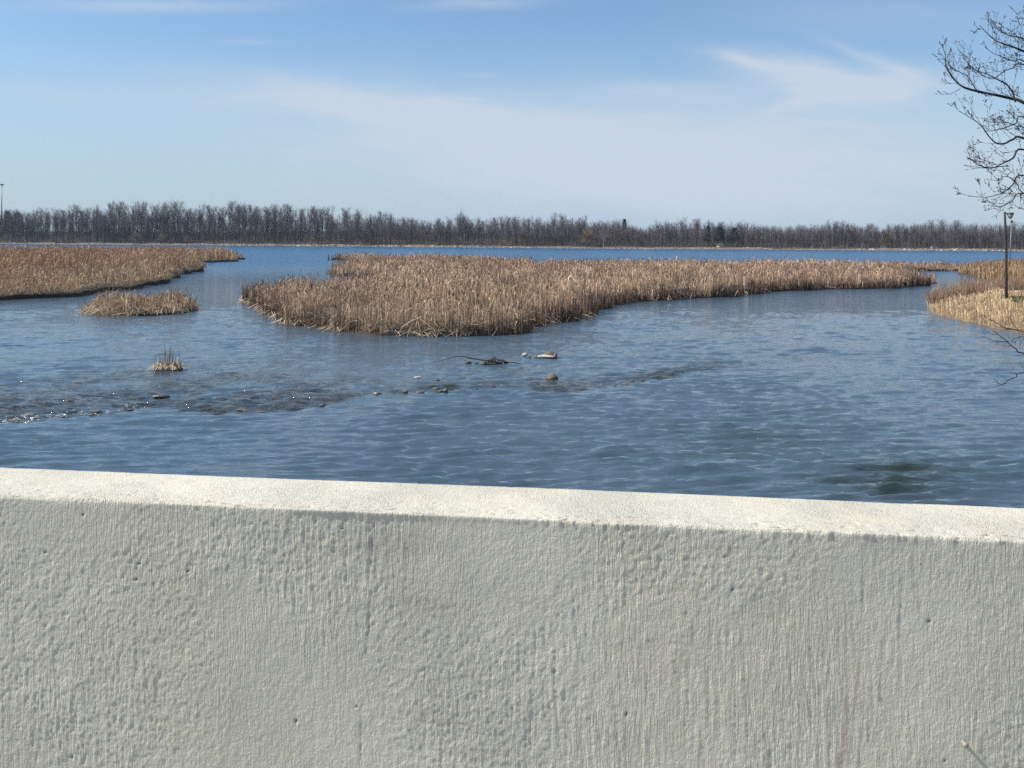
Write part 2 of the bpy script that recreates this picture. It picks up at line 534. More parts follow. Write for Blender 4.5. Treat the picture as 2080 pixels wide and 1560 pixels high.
def b_water(q):
    co = q.node('ShaderNodeTexCoord').outputs['Object']
    s_ = q.node('ShaderNodeSeparateXYZ', {0: co}).outputs
    sh = q.node('ShaderNodeAttribute', attribute_name='shallow').outputs['Fac']
    fo = q.node('ShaderNodeAttribute', attribute_name='foam_glint').outputs['Fac']
    far = q.smooth(s_[1], 75.0, 190.0)                # the open lake catches the wind
    big = q.noise(q.vmap(co, (0.05, 0.035, 1)), 1.0, 4, 0.6)
    w1 = q.noise(q.vmap(co, (1.7, 5.8, 1), (0, 0, 0.05)), 1.0, 3, 0.6, 0.5)
    w2 = q.noise(q.vmap(co, (4.0, 12.5, 1), (0, 0, -0.06)), 1.0, 3, 0.6, 0.3)
    w3 = q.noise(q.vmap(co, (0.42, 1.35, 1), (0, 0, 0.05)), 1.0, 4, 0.6, 0.4)
    gust = q.smooth(big, 0.35, 0.68, 0.5, 1.35)
    amp1 = q.m('MULTIPLY', gust, q.m('ADD', 0.050, q.m('MULTIPLY', far, 0.09)))
    h = q.m('ADD', q.m('MULTIPLY', w1, amp1), q.m('MULTIPLY', w2, q.m('ADD', 0.012, q.m('MULTIPLY', sh, 0.07))))
    h = q.m('ADD', h, q.m('MULTIPLY', w3, q.m('ADD', 0.014, q.m('MULTIPLY', far, 0.5))))
    bp = q.node('ShaderNodeBump', {'Height': h, 'Strength': 1.0, 'Distance': 1.0}).outputs[0]
    bed = q.noise(q.vmap(co, (1.1, 0.7, 1)), 1.0, 5, 0.65)
    stones = q.mix(q.smooth(bed, 0.35, 0.65), (0.012, 0.014, 0.012), (0.052, 0.046, 0.034))
    bedc = q.mix(q.smooth(big, 0.3, 0.7), (0.040, 0.068, 0.096), (0.060, 0.094, 0.126))
    colr = q.mix(far, bedc, (0.010, 0.072, 0.160))
    rip = q.noise(q.vmap(co, (1.7, 5.5, 1), (0, 0, 0.1)), 1.0, 4, 0.7, 0.6)
    shm = q.m('MULTIPLY', sh, q.smooth(rip, 0.36, 0.60, 0.15, 1.25), clamp=True)
    colr = q.mix(shm, colr, stones)
    wd_ = q.node('ShaderNodeAttribute', attribute_name='weed').outputs['Fac']
    colr = q.mix(q.m('MULTIPLY', wd_, q.smooth(rip, 0.3, 0.6, 0.4, 1.2), clamp=True), colr, (0.014, 0.022, 0.009))
    wat = principled(q, colr, q.m('ADD', 0.03, q.m('MULTIPLY', far, 0.22)), bp, 0.5, IOR=1.333)
    fn = q.noise(q.vmap(co, (6.5, 10.0, 1)), 1.0, 5, 0.8)
    fm = q.smooth(q.m('ADD', fn, q.m('MULTIPLY', fo, 0.288)), 0.84, 0.875)
    fm = q.m('MULTIPLY', fm, q.smooth(fo, 0.12, 0.35))
    white = principled(q, (0.8, 0.82, 0.83), 0.6)  # white specks stand for foam and for painted sun sparkles
    return q.node('ShaderNodeMixShader', {0: fm, 1: wat, 2: white}).outputs[0]


tag(mesh_np('water', wv, [quads, big], material('river_water', b_water), smooth=True, extra={'shallow': pad(shal), 'foam_glint': pad(foam_glint), 'weed': pad(weed)}),
    'blue rippled river water flowing out of the lake', kind='structure')


# ------------------------------------------------------------------ reeds
def ribbons(sp, wd, side):
    """flat blades along the spines sp (n,k,3)"""
    n, k, _ = sp.shape
    hw = wd[..., None] * 0.5 * side[:, None, :]
    v = np.stack([sp - hw, sp + hw], 2).reshape(n, 2 * k, 3)
    b = (np.arange(n) * 2 * k)[:, None, None]
    j = (np.arange(k - 1) * 2)[None, :, None]
    q = b + j + np.array([0, 1, 3, 2])[None, None, :]
    return v.reshape(-1, 3), q.reshape(-1, 4)


class Blades:
    def __init__(s):
        s.v, s.f, s.c, s.n = [], [], [], 0

    def add(s, v, f, c):
        s.v.append(v)
        s.f.append(f + s.n)
        s.c.append(c)
        s.n += len(v)

    def ribbon(s, sp, wd, side, c):
        v, f = ribbons(sp, wd, side)
        s.add(v, f, np.repeat(c, 2 * sp.shape[1], 0))

    def build(s, name, mat, parent=None):
        f3 = [f for f in s.f if f.shape[1] == 3]
        f4 = [f for f in s.f if f.shape[1] == 4]
        fl = ([np.concatenate(f4)] if f4 else []) + ([np.concatenate(f3)] if f3 else [])
        return mesh_np(name, np.concatenate(s.v), fl, mat, parent, np.concatenate(s.c))


def pick(rg, n, pal):
    w = np.array([p[0] for p in pal], float)
    i = rg.choice(len(pal), n, p=w / w.sum())
    c = np.array([p[1] for p in pal])[i]
    return c * rg.uniform(0.75, 1.22, (n, 1)) * rg.uniform(0.95, 1.05, (n, 3))


CATTAIL = [(4, (0.46, 0.355, 0.265)), (3, (0.33, 0.24, 0.175)), (2, (0.235, 0.175, 0.135)), (2.6, (0.62, 0.50, 0.375)), (1.0, (0.38, 0.25, 0.165))]
REDDISH = [(3, (0.36, 0.25, 0.19)), (2, (0.30, 0.205, 0.16)), (1.5, (0.44, 0.33, 0.25))]
PHRAG = [(3, (0.43, 0.305, 0.21)), (3, (0.36, 0.245, 0.165)), (2, (0.52, 0.40, 0.275)), (1.5, (0.27, 0.195, 0.145))]
STRAW = [(4, (0.55, 0.45, 0.33)), (2, (0.42, 0.33, 0.23)), (2, (0.28, 0.21, 0.15)), (1, (0.66, 0.56, 0.43))]
TANGRASS = [(5, (0.59, 0.465, 0.315)), (2, (0.48, 0.36, 0.235)), (2, (0.33, 0.24, 0.16)), (1.4, (0.68, 0.56, 0.40))]


def scatter(rg, poly, rho0, d0, power=2.1, dmax=260):
    """points in an outline, thinner with distance"""
    P = np.array([p[:2] for p in poly])
    dd = np.hypot(P[:, 0], P[:, 1])
    th = np.arctan2(P[:, 0], P[:, 1])
    lo, hi = max(8.0, dd.min() * 0.9), min(dmax, dd.max() * 1.02)
    d = np.linspace(lo, hi, 600)
    rho = rho0 * np.minimum(1, (d0 / d) ** power)
    pdf = d * rho
    n = int(np.trapezoid(pdf, d) * (th.max() - th.min())) if hasattr(np, 'trapezoid') else int(np.trapz(pdf, d) * (th.max() - th.min()))
    cdf = np.cumsum(pdf)
    cdf = cdf / cdf[-1]
    ds = np.interp(rg.random(n), cdf, d)
    ts = rg.uniform(th.min(), th.max(), n)
    p = np.stack([ds * np.sin(ts), ds * np.cos(ts)], -1)
    return p[inside(p, poly)]


def side_of(rg, n):
    a = rg.uniform(0, 2 * PI, n)
    return np.stack([np.cos(a), np.sin(a), np.zeros(n)], -1)


def minw(d, w, f=0.42):
    return np.maximum(w, f * d / 1000.0)


def grow(B, rg, p, z0, h, col, bent=0.45, lean=0.10, w=0.016, wf=0.42, out=None):
    """reed stalks and leaves; a share of them broken over"""
    n = len(p)
    d = np.hypot(p[:, 0], p[:, 1])
    az = rg.uniform(0, 2 * PI, n)
    ln = np.abs(rg.normal(0, lean, n)) + 0.01
    dirn = np.stack([np.cos(az), np.sin(az)], -1)
    if out is not None:
        dirn = dirn * 0.6 + out
    base = np.concatenate([p, z0[:, None]], 1)
    wid = minw(d, w, wf) * rg.uniform(0.7, 1.3, n)
    side = side_of(rg, n)
    isb = rg.random(n) < bent
    u = ~isb
    if u.any():
        b, hh, dr, l_ = base[u], h[u], dirn[u], ln[u]
        sp = np.stack([b, b, b], 1)
        sp[:, 1, 2] += hh * 0.55
        sp[:, 1, :2] += dr * (hh * l_ * 0.35)[:, None]
        sp[:, 2, 2] += hh
        sp[:, 2, :2] += dr * (hh * l_)[:, None]
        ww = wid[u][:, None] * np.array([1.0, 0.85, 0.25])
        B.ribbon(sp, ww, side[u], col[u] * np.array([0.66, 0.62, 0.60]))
    if isb.any():
        b, hh, dr = base[isb], h[isb], dirn[isb]
        k = len(b)
        a1, a2 = rg.uniform(0.4, 0.9, k), rg.uniform(0.10, 0.42, k)
        drop = rg.uniform(-0.08, 0.34, k)
        sp = np.stack([b] * 4, 1)
        sp[:, 1, 2] += hh * a1
        sp[:, 1, :2] += dr * (hh * 0.06)[:, None]
        sp[:, 2, 2] += hh * (a1 + 0.07)
        sp[:, 2, :2] += dr * (hh * a2 * 0.6)[:, None]
        sp[:, 3, 2] += hh * np.maximum(0.03, a1 - drop)
        sp[:, 3, :2] += dr * (hh * a2 * 1.35)[:, None]
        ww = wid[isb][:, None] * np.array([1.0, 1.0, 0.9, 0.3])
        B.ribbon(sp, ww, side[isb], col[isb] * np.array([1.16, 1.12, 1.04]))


def litter(B, rg, p, out, z0, L, col, w=0.02, elev=(0.02, 0.5)):
    """fallen stalks lying outwards over the waterline"""
    n = len(p)
    d = np.hypot(p[:, 0], p[:, 1])
    a = np.arctan2(out[:, 1], out[:, 0]) + rg.normal(0, 0.85, n)
    e = rg.uniform(*elev, n)
    l_ = L * rg.uniform(0.5, 1.3, n)
    st = np.stack([np.cos(a), np.sin(a)], -1)
    b = np.concatenate([p - st * (l_ * 0.5)[:, None], (z0 + 0.03 + l_ * 0.9 * np.sin(e))[:, None]], 1)
    tip = np.concatenate([p + st * (l_ * 0.5)[:, None], (0.01 + rg.uniform(0, 0.06, n) + np.maximum(0, z0 - 0.15))[:, None]], 1)
    mid = (b + tip) * 0.5
    mid[:, 2] += l_ * rg.uniform(-0.04, 0.1, n)
    sp = np.stack([b, mid, tip], 1)
    side = np.stack([-st[:, 1], st[:, 0], rg.uniform(-0.8, 0.8, n)], -1)
    B.ribbon(sp, minw(d, w)[:, None] * np.array([1, 1, 0.6]), side, col)


def bank(name, poly, z, label, mat, skirt=-0.7, sl=0.5, parent=None, kind='structure'):
    """a low slab of marsh ground with sloping wet sides"""
    bm = bmesh.new()
    P = [Vector((x, y, 0)) for x, y in poly]
    top = [bm.verts.new((p.x, p.y, z * (0.45 + 1.1 * float(vn(p.x * 1.3, p.y * 0.8, 19))))) for p in P]
    f = bm.faces.new(top)
    bm.normal_update()
    if f.normal.z < 0:
        f.normal_flip()
    c = 1 if sum((P[i].x * P[(i + 1) % len(P)].y - P[(i + 1) % len(P)].x * P[i].y) for i in range(len(P))) > 0 else -1
    bot = []
    n = len(P)
    for i in range(n):
        t = (P[(i + 1) % n] - P[i - 1]).normalized()
        o = Vector((t.y, -t.x, 0)) * c
        bot.append(bm.verts.new((P[i].x + o.x * sl, P[i].y + o.y * sl, skirt)))
    for i in range(n):
        j = (i + 1) % n
        bm.faces.new((top[i], top[j], bot[j], bot[i]) if c < 0 else (top[j], top[i], bot[i], bot[j]))
    bmesh.ops.triangulate(bm, faces=[f])
    bmesh.ops.recalc_face_normals(bm, faces=bm.faces)
    o = mesh_bm(name, bm, mat, parent)
    return tag(o, label, kind=kind)


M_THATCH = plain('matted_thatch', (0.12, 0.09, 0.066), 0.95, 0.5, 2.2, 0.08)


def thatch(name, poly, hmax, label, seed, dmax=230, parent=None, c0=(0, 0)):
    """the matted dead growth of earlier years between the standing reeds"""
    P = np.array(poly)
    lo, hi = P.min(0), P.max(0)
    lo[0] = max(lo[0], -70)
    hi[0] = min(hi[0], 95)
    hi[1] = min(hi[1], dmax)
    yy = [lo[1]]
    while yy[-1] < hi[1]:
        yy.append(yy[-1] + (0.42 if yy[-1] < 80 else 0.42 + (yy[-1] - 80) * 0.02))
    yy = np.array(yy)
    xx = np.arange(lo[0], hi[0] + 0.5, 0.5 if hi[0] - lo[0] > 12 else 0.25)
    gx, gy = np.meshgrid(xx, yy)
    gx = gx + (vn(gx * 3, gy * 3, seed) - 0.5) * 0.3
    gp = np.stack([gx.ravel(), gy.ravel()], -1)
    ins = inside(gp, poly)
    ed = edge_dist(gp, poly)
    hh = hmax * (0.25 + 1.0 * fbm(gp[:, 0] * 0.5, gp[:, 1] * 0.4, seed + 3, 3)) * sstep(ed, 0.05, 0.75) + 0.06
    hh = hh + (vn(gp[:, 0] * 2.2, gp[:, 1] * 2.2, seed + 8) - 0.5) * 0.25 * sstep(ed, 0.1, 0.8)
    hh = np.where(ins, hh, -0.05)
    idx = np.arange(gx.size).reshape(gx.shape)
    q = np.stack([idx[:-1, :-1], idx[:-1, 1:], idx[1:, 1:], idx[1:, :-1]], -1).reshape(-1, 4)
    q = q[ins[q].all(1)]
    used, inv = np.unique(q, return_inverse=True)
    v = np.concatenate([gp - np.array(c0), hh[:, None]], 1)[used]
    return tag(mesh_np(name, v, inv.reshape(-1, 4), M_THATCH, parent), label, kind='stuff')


def outline_samples(rg, poly, per_m, want):
    """points along the outline with outward directions, where want(x, y) holds"""
    P = np.array(poly)
    Q = np.roll(P, -1, 0)
    area = np.sum(P[:, 0] * Q[:, 1] - Q[:, 0] * P[:, 1])
    seg = Q - P
    L = np.linalg.norm(seg, axis=1)
    n = int(L.sum() * per_m)
    i = rg.choice(len(P), n, p=L / L.sum())
    p = P[i] + seg[i] * rg.random((n, 1))
    o = np.stack([seg[i, 1], -seg[i, 0]], -1) / np.maximum(L[i], 1e-6)[:, None]
    if area < 0:
        o = -o
    k = want(p)
    return p[k], o[k]


# --- the big island of cattails in mid stream
ISL = [(493, 617), (512, 623), (541, 627), (549, 646), (578, 656), (640, 665), (700, 673), (760, 679), (850, 683), (940, 682), (1000, 681), (1052, 676),
       (1066, 664), (1100, 662), (1150, 652), (1195, 642), (1240, 624), (1320, 612), (1400, 606), (1500, 598), (1600, 591), (1700, 586), (1745, 587), (1790, 586), (1866, 583),
       (1879, 580), (1862, 571), (1842, 560), (1846, 551.5), (1942, 550.5), (1950, 553), (2010, 556), (2200, 563), (2500, 570),
       (2500, 556), (2080, 549), (1850, 545.5), (1600, 542), (1400, 542), (1200, 541), (1150, 543), (1100, 546), (1050, 540), (1000, 535), (900, 531), (800, 529.5), (740, 528), (690, 526.5), (674, 528),
       (712, 532), (706, 544), (684, 558), (706, 562), (722, 572), (724, 584), (700, 594), (640, 600), (560, 604), (503, 611)]
isl = rough_outline([at(x, y)[:2] for x, y in ISL], 3, 0.6, 0.8)
bank('marsh_ground', isl, 0.08, 'wet brown marsh ground under the big island of cattails', M_MUD, sl=0.15)
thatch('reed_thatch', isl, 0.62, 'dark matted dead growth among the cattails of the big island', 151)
rg = np.random.default_rng(5)
B = Blades()
p = scatter(rg, isl, 67.0, 64.0, 1.75)
ed = edge_dist(p, isl)
d = np.hypot(p[:, 0], p[:, 1])
patch = fbm(p[:, 0] * 0.11, p[:, 1] * 0.07, 71, 4)
patch2 = fbm(p[:, 0] * 0.5, p[:, 1] * 0.4, 75, 3)
clump = vn(p[:, 0] * 1.1, p[:, 1] * 0.8, 79)
nearedge = np.exp(-ed / 1.2)
keep = rg.random(len(p)) < np.clip((0.42 + 1.1 * sstep(patch2, 0.30, 0.58)) * (1 - nearedge * 0.95 * sstep(clump, 0.62, 0.30)), 0, 1)
p, ed, d, patch, patch2, nearedge = p[keep], ed[keep], d[keep], patch[keep], patch2[keep], nearedge[keep]
pxp, pyp = pix(np.concatenate([p, np.full((len(p), 1), 0.1)], 1))
h = (0.95 + 1.05 * patch + 1.3 * (patch2 - 0.5)) * rg.uniform(0.6, 1.14, len(p))
h *= np.interp(pxp, [480, 560, 700, 1080, 1300, 1900, 2100], [0.80, 1.02, 1.02, 1.0, 1.0, 0.95, 1.2])
hol = sstep(fbm(p[:, 0] * 0.33 + 4, p[:, 1] * 0.22, 89, 3), 0.54, 0.68)
h *= 1 - 0.5 * hol
lowz = np.exp(-(((pxp - 850) / 190) ** 2 + ((pyp - 664) / 13) ** 2))         # trampled stretch by the water
h *= 1 - 0.15 * lowz
col = pick(rg, len(p), CATTAIL)
red = sstep(fbm(p[:, 0] * 0.05, p[:, 1] * 0.05, 77, 3) + 0.25 * sstep(d, 110, 150), 0.52, 0.72)
cr_ = pick(rg, len(p), REDDISH)
m_ = rg.random(len(p)) < red * 0.75
col[m_] = cr_[m_]
col *= ((0.45 + 1.1 * patch2) * (1 - 0.3 * hol))[:, None]
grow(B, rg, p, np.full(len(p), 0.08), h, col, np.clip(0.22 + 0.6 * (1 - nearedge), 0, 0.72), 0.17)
# extra brown stalks thick along the water, coloured dark for the reed edge's shade
e_p, e_o = outline_samples(rg, isl, 95, lambda q: (q[:, 1] < 108) & (q[:, 1] > 40))
e_p = e_p - e_o * (rg.random((len(e_p), 1)) ** 1.3 * 1.15 - 0.22)
ex, _ = pix(np.concatenate([e_p, np.zeros((len(e_p), 1))], 1))
dens = np.interp(ex, [480, 560, 700, 900, 1010, 1060, 1120, 1300, 1900], [0.6, 0.75, 0.6, 0.55, 1.0, 0.9, 0.6, 0.95, 0.95]) * sstep(vn(e_p[:, 0] * 0.7, e_p[:, 1] * 0.7, 87), 0.15, 0.5)
k = rg.random(len(e_p)) < dens
e_p = e_p[k]
grow(B, rg, e_p, np.full(len(e_p), 0.02), rg.uniform(0.45, 1.25, len(e_p)) * (0.5 + 0.8 * vn(e_p[:, 0] * 0.8, e_p[:, 1] * 0.8, 88)), pick(rg, len(e_p), [(3, (0.19, 0.14, 0.105)), (2, (0.13, 0.098, 0.075)), (1, (0.26, 0.19, 0.14))]), 0.15, 0.10, 0.02, 0.5)
# seed heads on some stalks
k = rg.random(len(p)) < 0.035
q_, hq, dq = p[k], h[k] * 1.08, d[k]
for s0 in (0, 1):
    sp = np.zeros((k.sum(), 3, 3))
    sp[:, :, :2] = q_[:, None, :]
    sp[:, 0, 2], sp[:, 1, 2], sp[:, 2, 2] = hq - 0.17, hq - 0.02, hq + 0.08
    sd = np.tile([1.0 - s0, s0 * 1.0, 0.0], (k.sum(), 1))
    B.ribbon(sp, minw(dq, 0.026, 0.3)[:, None] * np.array([1, 1, 0.3]), sd, pick(rg, k.sum(), [(1, (0.11, 0.065, 0.04))]))
tag(B.build('cattail_reeds', M_REED), 'dense dry brown cattail reeds covering the big island', kind='stuff')
B = Blades()
o_p, o_o = outline_samples(rg, isl, 26, lambda q: (q[:, 1] < 95))
px0, py0 = pix(np.concatenate([o_p, np.zeros((len(o_p), 1))], 1))
wt = np.interp(px0, [490, 560, 640, 1000, 1060, 1110, 1200, 1900], [.5, .5, .8, .75, .3, 1.0, .12, .08])
k = rg.random(len(o_p)) < wt * sstep(fbm(o_p[:, 0] * 0.5, o_p[:, 1] * 0.5, 81, 3), 0.36, 0.66)
o_p, o_o = o_p[k], o_o[k]
litter(B, rg, o_p + o_o * rg.uniform(-0.3, 0.45, (len(o_p), 1)), o_o, np.full(len(o_p), 0.08), 0.85, pick(rg, len(o_p), STRAW))
p = scatter(rg, isl, 22.0, 80.0, 1.0, 120)
ee = edge_dist(p, isl)
p = p[(ee < 3.0) & (rg.random(len(p)) < np.exp(-ee / 1.4)) & (p[:, 1] < 110) & (pix(np.concatenate([p, np.zeros((len(p), 1))], 1))[0] < 1130)]
aa = rg.uniform(0, 2 * PI, len(p))
litter(B, rg, p, np.stack([np.cos(aa), np.sin(aa)], -1), 0.25 + 0.35 * rg.random(len(p)), 0.9, pick(rg, len(p), STRAW + [(3, (0.24, 0.18, 0.13))]), 0.022, (0.0, 0.45))
tag(B.build('fallen_stalks', M_REED), 'pale fallen stalks lying along the water edge of the big reed island', kind='stuff')

# --- the marsh on the other side of the channel
LB = [(-420, 640), (-200, 626), (0, 611), (60, 607), (130, 603), (180, 598), (250, 590), (308, 582), (320, 573), (344, 566), (346, 557), (390, 550), (393, 541),
      (396, 534.5), (438, 533), (478, 529), (482, 524.5), (440, 520.5), (380, 519.5), (200, 518.5), (0, 517), (-420, 513)]
lb = rough_outline([at(x, y)[:2] for x, y in LB], 8, 0.6, 0.9)
bank('marsh_bank', lb, 0.30, 'dark eroded bank of the marsh beside the channel', M_MUD, sl=0.15)
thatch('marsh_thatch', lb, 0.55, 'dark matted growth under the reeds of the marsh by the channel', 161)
B = Blades()
rg = np.random.default_rng(6)
p = scatter(rg, lb, 35.0, 72.0, 1.8, 300)
pxp, pyp = pix(np.concatenate([p, np.full((len(p), 1), 0.1)], 1))
k = pxp > -260
p, pxp, pyp = p[k], pxp[k], pyp[k]
d = np.hypot(p[:, 0], p[:, 1])
ed = edge_dist(p, lb)
patch = fbm(p[:, 0] * 0.09, p[:, 1] * 0.06, 91, 4)
patch2 = fbm(p[:, 0] * 0.45, p[:, 1] * 0.35, 95, 3)
backm = sstep(d, 95, 130)
h = (0.5 + 0.7 * patch + 0.8 * patch2) * (1 + 0.75 * backm) * rg.uniform(0.7, 1.15, len(p)) * np.clip(0.55 + ed * 0.35, 0, 1)
h *= np.interp(pxp, [330, 420, 490], [1, 1, 0.85])
col = pick(rg, len(p), PHRAG) * (0.55 + 0.9 * patch2)[:, None]
ct = pick(rg, len(p), CATTAIL)
m_ = rg.random(len(p)) < (1 - backm) * sstep(patch, 0.35, 0.6) * 0.8
col[m_] = ct[m_] * (0.5 + 0.9 * patch2[m_])[:, None]
m_ = rg.random(len(p)) < backm * 0.6
col[m_] *= np.array([0.93, 0.83, 0.78])
cs = pick(rg, len(p), TANGRASS)
m_ = rg.random(len(p)) < 0.6 * np.exp(-ed / 2.0)
col[m_] = cs[m_] * 0.85
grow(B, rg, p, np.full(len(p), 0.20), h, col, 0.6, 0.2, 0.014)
tag(B.build('marsh_reeds', M_REED), 'reddish brown reeds and dry grass on the marsh along the channel', kind='stuff')
B = Blades()
o_p, o_o = outline_samples(rg, lb, 34, lambda q: (q[:, 1] < 150) & (q[:, 0] > -62))
n = len(o_p)
az = np.arctan2(o_o[:, 1], o_o[:, 0]) + rg.normal(0, 0.7, n)
st = np.stack([np.cos(az), np.sin(az)], -1)
L = rg.uniform(0.4, 0.8, n)
b0 = np.concatenate([o_p - o_o * rg.uniform(0, 0.6, (n, 1)), np.full((n, 1), 0.30)], 1)
L *= 0.5 + 1.3 * vn(o_p[:, 0] * 0.9, o_p[:, 1] * 0.9, 97)
sp = np.stack([b0] * 4, 1)
for i, (f1, f2) in enumerate(((0, 0), (0.25, 0.55), (0.65, 0.6), (0.95, 0.15))):
    sp[:, i, :2] += st * (L * f1 * 0.8)[:, None]
    sp[:, i, 2] += L * f2
B.ribbon(sp, minw(np.hypot(o_p[:, 0], o_p[:, 1]), 0.018)[:, None] * np.array([1, 1, .8, .3]), side_of(rg, n), pick(rg, n, TANGRASS) * 0.8)
tag(B.build('bank_grass', M_REED), 'tan dry grass drooping over the dark marsh bank', kind='stuff')

# --- small islet of reeds in the channel
c0 = at(283, 629)[:2]
il = []
for i in range(40):
    a = 2 * PI * i / 40
    pxx = 283 + 118 * math.cos(a)
    pyy = 630 + (12.0 if math.sin(a) > 0 else 8) * math.sin(a) - 0.03 * (pxx - 283) * 0.9
    il.append(at(pxx, pyy)[:2] - c0)
il = [tuple(q) for q in rough_outline(il, 13, 0.4, 0.2)]
islet = empty('reed_islet', (c0[0], c0[1], 0), 'small low islet of broken straw-coloured reeds lying in the channel', 'islet')
bank('mud_base', il, 0.10, None, M_MUD, -0.5, 0.25, islet, None)
rg = np.random.default_rng(7)
B = Blades()
ilw = [(x + c0[0], y + c0[1]) for x, y in il]
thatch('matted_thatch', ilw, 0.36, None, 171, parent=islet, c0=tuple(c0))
p = scatter(rg, ilw, 90.0, 80.0)
p = p[rg.random(len(p)) < 0.2 + 1.1 * vn(p[:, 0] * 1.3, p[:, 1] * 1.6, 84)]
ed = edge_dist(p, ilw)
pxp, _ = pix(np.concatenate([p, np.zeros((len(p), 1))], 1))
h = np.interp(pxp, [150, 185, 205, 240, 290, 330, 365, 390, 405], [0.3, 0.95, 1.5, 1.35, 1.0, 1.1, 1.6, 1.45, 0.45]) * rg.uniform(0.4, 1.15, len(p)) * np.clip(0.5 + ed * 0.4, 0, 1)
pl = p - c0
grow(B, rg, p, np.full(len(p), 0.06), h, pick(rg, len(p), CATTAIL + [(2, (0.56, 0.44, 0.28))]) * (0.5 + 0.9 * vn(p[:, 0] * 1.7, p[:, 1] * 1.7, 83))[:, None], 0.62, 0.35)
for v in B.v:
    v[:, :2] -= c0
tag(B.build('reeds', M_REED, islet), kind='stuff')
B = Blades()
o_p, o_o = outline_samples(rg, ilw, 44, lambda q: q[:, 1] < 1e9)
n = len(o_p)
litter(B, rg, o_p + o_o * rg.uniform(-1.2, 0.15, (n, 1)), o_o, np.full(n, 0.14), 0.85, pick(rg, n, STRAW + [(4, (0.2, 0.15, 0.11))]))
for v in B.v:
    v[:, :2] -= c0
tag(B.build('fallen_stalks', M_REED, islet), kind='stuff')
prng = random.Random(3)


def stalk_mesh(h, w, lean, az):
    """one upright dry stalk with a thin three-sided stem"""
    v, f = [], []
    for i, (t, r_) in enumerate(((0, 1), (0.5, 0.9), (1, 0.35))):
        for j in range(3):
            a = 2 * PI * j / 3
            v.append((math.cos(az) * lean * h * t ** 1.5 + math.cos(a) * w * r_, math.sin(az) * lean * h * t ** 1.5 + math.sin(a) * w * r_, h * t))
    for i in range(2):
        for j in range(3):
            k = (j + 1) % 3
            f.append((i * 3 + j, i * 3 + k, i * 3 + 3 + k, i * 3 + 3 + j))
    return np.array(v), np.array(f)


M_STALK = plain('dry_stalk', (0.55, 0.44, 0.29), 0.85, 0.2, 8.0)
M_STALKB = plain('brown_stalk', (0.25, 0.185, 0.13), 0.85, 0.2, 8.0)
for xx in (160, 165, 172, 178, 196, 232, 262, 318, 336, 364, 371, 384, 389, 394):
    q = at(xx, 634 - prng.uniform(0, 6))[:2] - c0
    v, f = stalk_mesh(prng.uniform(0.9, 1.55) if xx > 300 else prng.uniform(0.6, 0.95), 0.02, prng.uniform(0, 0.25), prng.uniform(0, 6.28))
    o = mesh_np('reed_stalk', v, f, M_STALK if prng.random() < 0.4 else M_STALKB, islet)
    o.location = (q[0], q[1], 0.05)

# --- the little tuft standing in the shallows
t0 = at(341, 751)
tuft = empty('reed_tuft', tuple(t0), 'small tuft of cut reed stubble standing alone in the shallow water', 'reed tuft')
tp = [(0.48 * math.cos(a) * (0.9 + 0.2 * math.sin(3 * a)), 0.34 * math.sin(a)) for a in np.linspace(0, 2 * PI, 18)[:-1]]
bank('mud_base', tp, 0.04, None, M_MUD, -0.3, 0.12, tuft, None)
for i in range(46):
    a, rr = prng.uniform(0, 6.28), math.sqrt(prng.random())
    x, y = 0.46 * rr * math.cos(a), 0.3 * rr * math.sin(a)
    tall = i < 26
    v, f = stalk_mesh(prng.uniform(0.45, 0.92) if tall else prng.uniform(0.2, 0.42), 0.011 if tall else 0.014, prng.uniform(0, 0.16) if tall else prng.uniform(0.6, 1.6), prng.uniform(0, 6.28))
    o = mesh_np('reed_stalk', v, f, M_STALKB if (tall and prng.random() < 0.45) else M_STALK, tuft)
    o.location = (x, y, 0.02)
B = Blades()
n = 170
a = rg.uniform(0, 2 * PI, n)
rr = np.sqrt(rg.random(n))
pp = np.stack([0.44 * rr * np.cos(a), 0.3 * rr * np.sin(a)], -1)
st = np.stack([np.cos(a), np.sin(a)], -1) * rg.uniform(0.5, 1.2, (n, 1)) + rg.normal(0, 0.4, (n, 2))
sp = np.zeros((n, 3, 3))
sp[:, :, :2] = pp[:, None, :]
sp[:, 0, 2] = 0.03
sp[:, 1, :2] += st * 0.10
sp[:, 1, 2] = rg.uniform(0.1, 0.3, n)
sp[:, 2, :2] += st * 0.26
sp[:, 2, 2] = rg.uniform(0.02, 0.12, n)
B.ribbon(sp, np.tile([0.028, 0.028, 0.016], (n, 1)), side_of(rg, n), pick(rg, n, STRAW) * 1.2)
tag(B.build('bent_leaves', M_REED, tuft), kind='stuff')

# ------------------------------------------------------------------ the near bank with grass, shrubs and lamp post
RBL = [(1886, 618), (1893, 636), (1926, 645), (1985, 655), (2012, 664), (2080, 676), (2200, 700), (2600, 790), (3400, 1010), (4600, 1300)]
rb = [tuple(at(x, y)[:2]) for x, y in RBL] + [(24, 3), (120, 3), (120, 60), (60, 72)] + [tuple(at(x, y)[:2]) for x, y in [(2300, 586), (2010, 575), (1990, 571), (1915, 592)]]
rbo = rough_outline(rb, 17, 0.8, 0.35)
P = np.array(rbo)
# terrain: rises from the waterline to the lawn
gx, gy = np.meshgrid(np.arange(20, 66, 0.5), np.arange(3, 78, 0.5))
gp = np.stack([gx.ravel(), gy.ravel()], -1)
ins = inside(gp, rbo)
ed = edge_dist(gp, rbo)
LAWN_Z = 0.95


def bank_z(ed, ins):
    return np.where(ins, -0.05 + LAWN_Z * np.clip(ed / 4.5, 0, 1) ** 0.6, -0.05 - ed * 0.5)


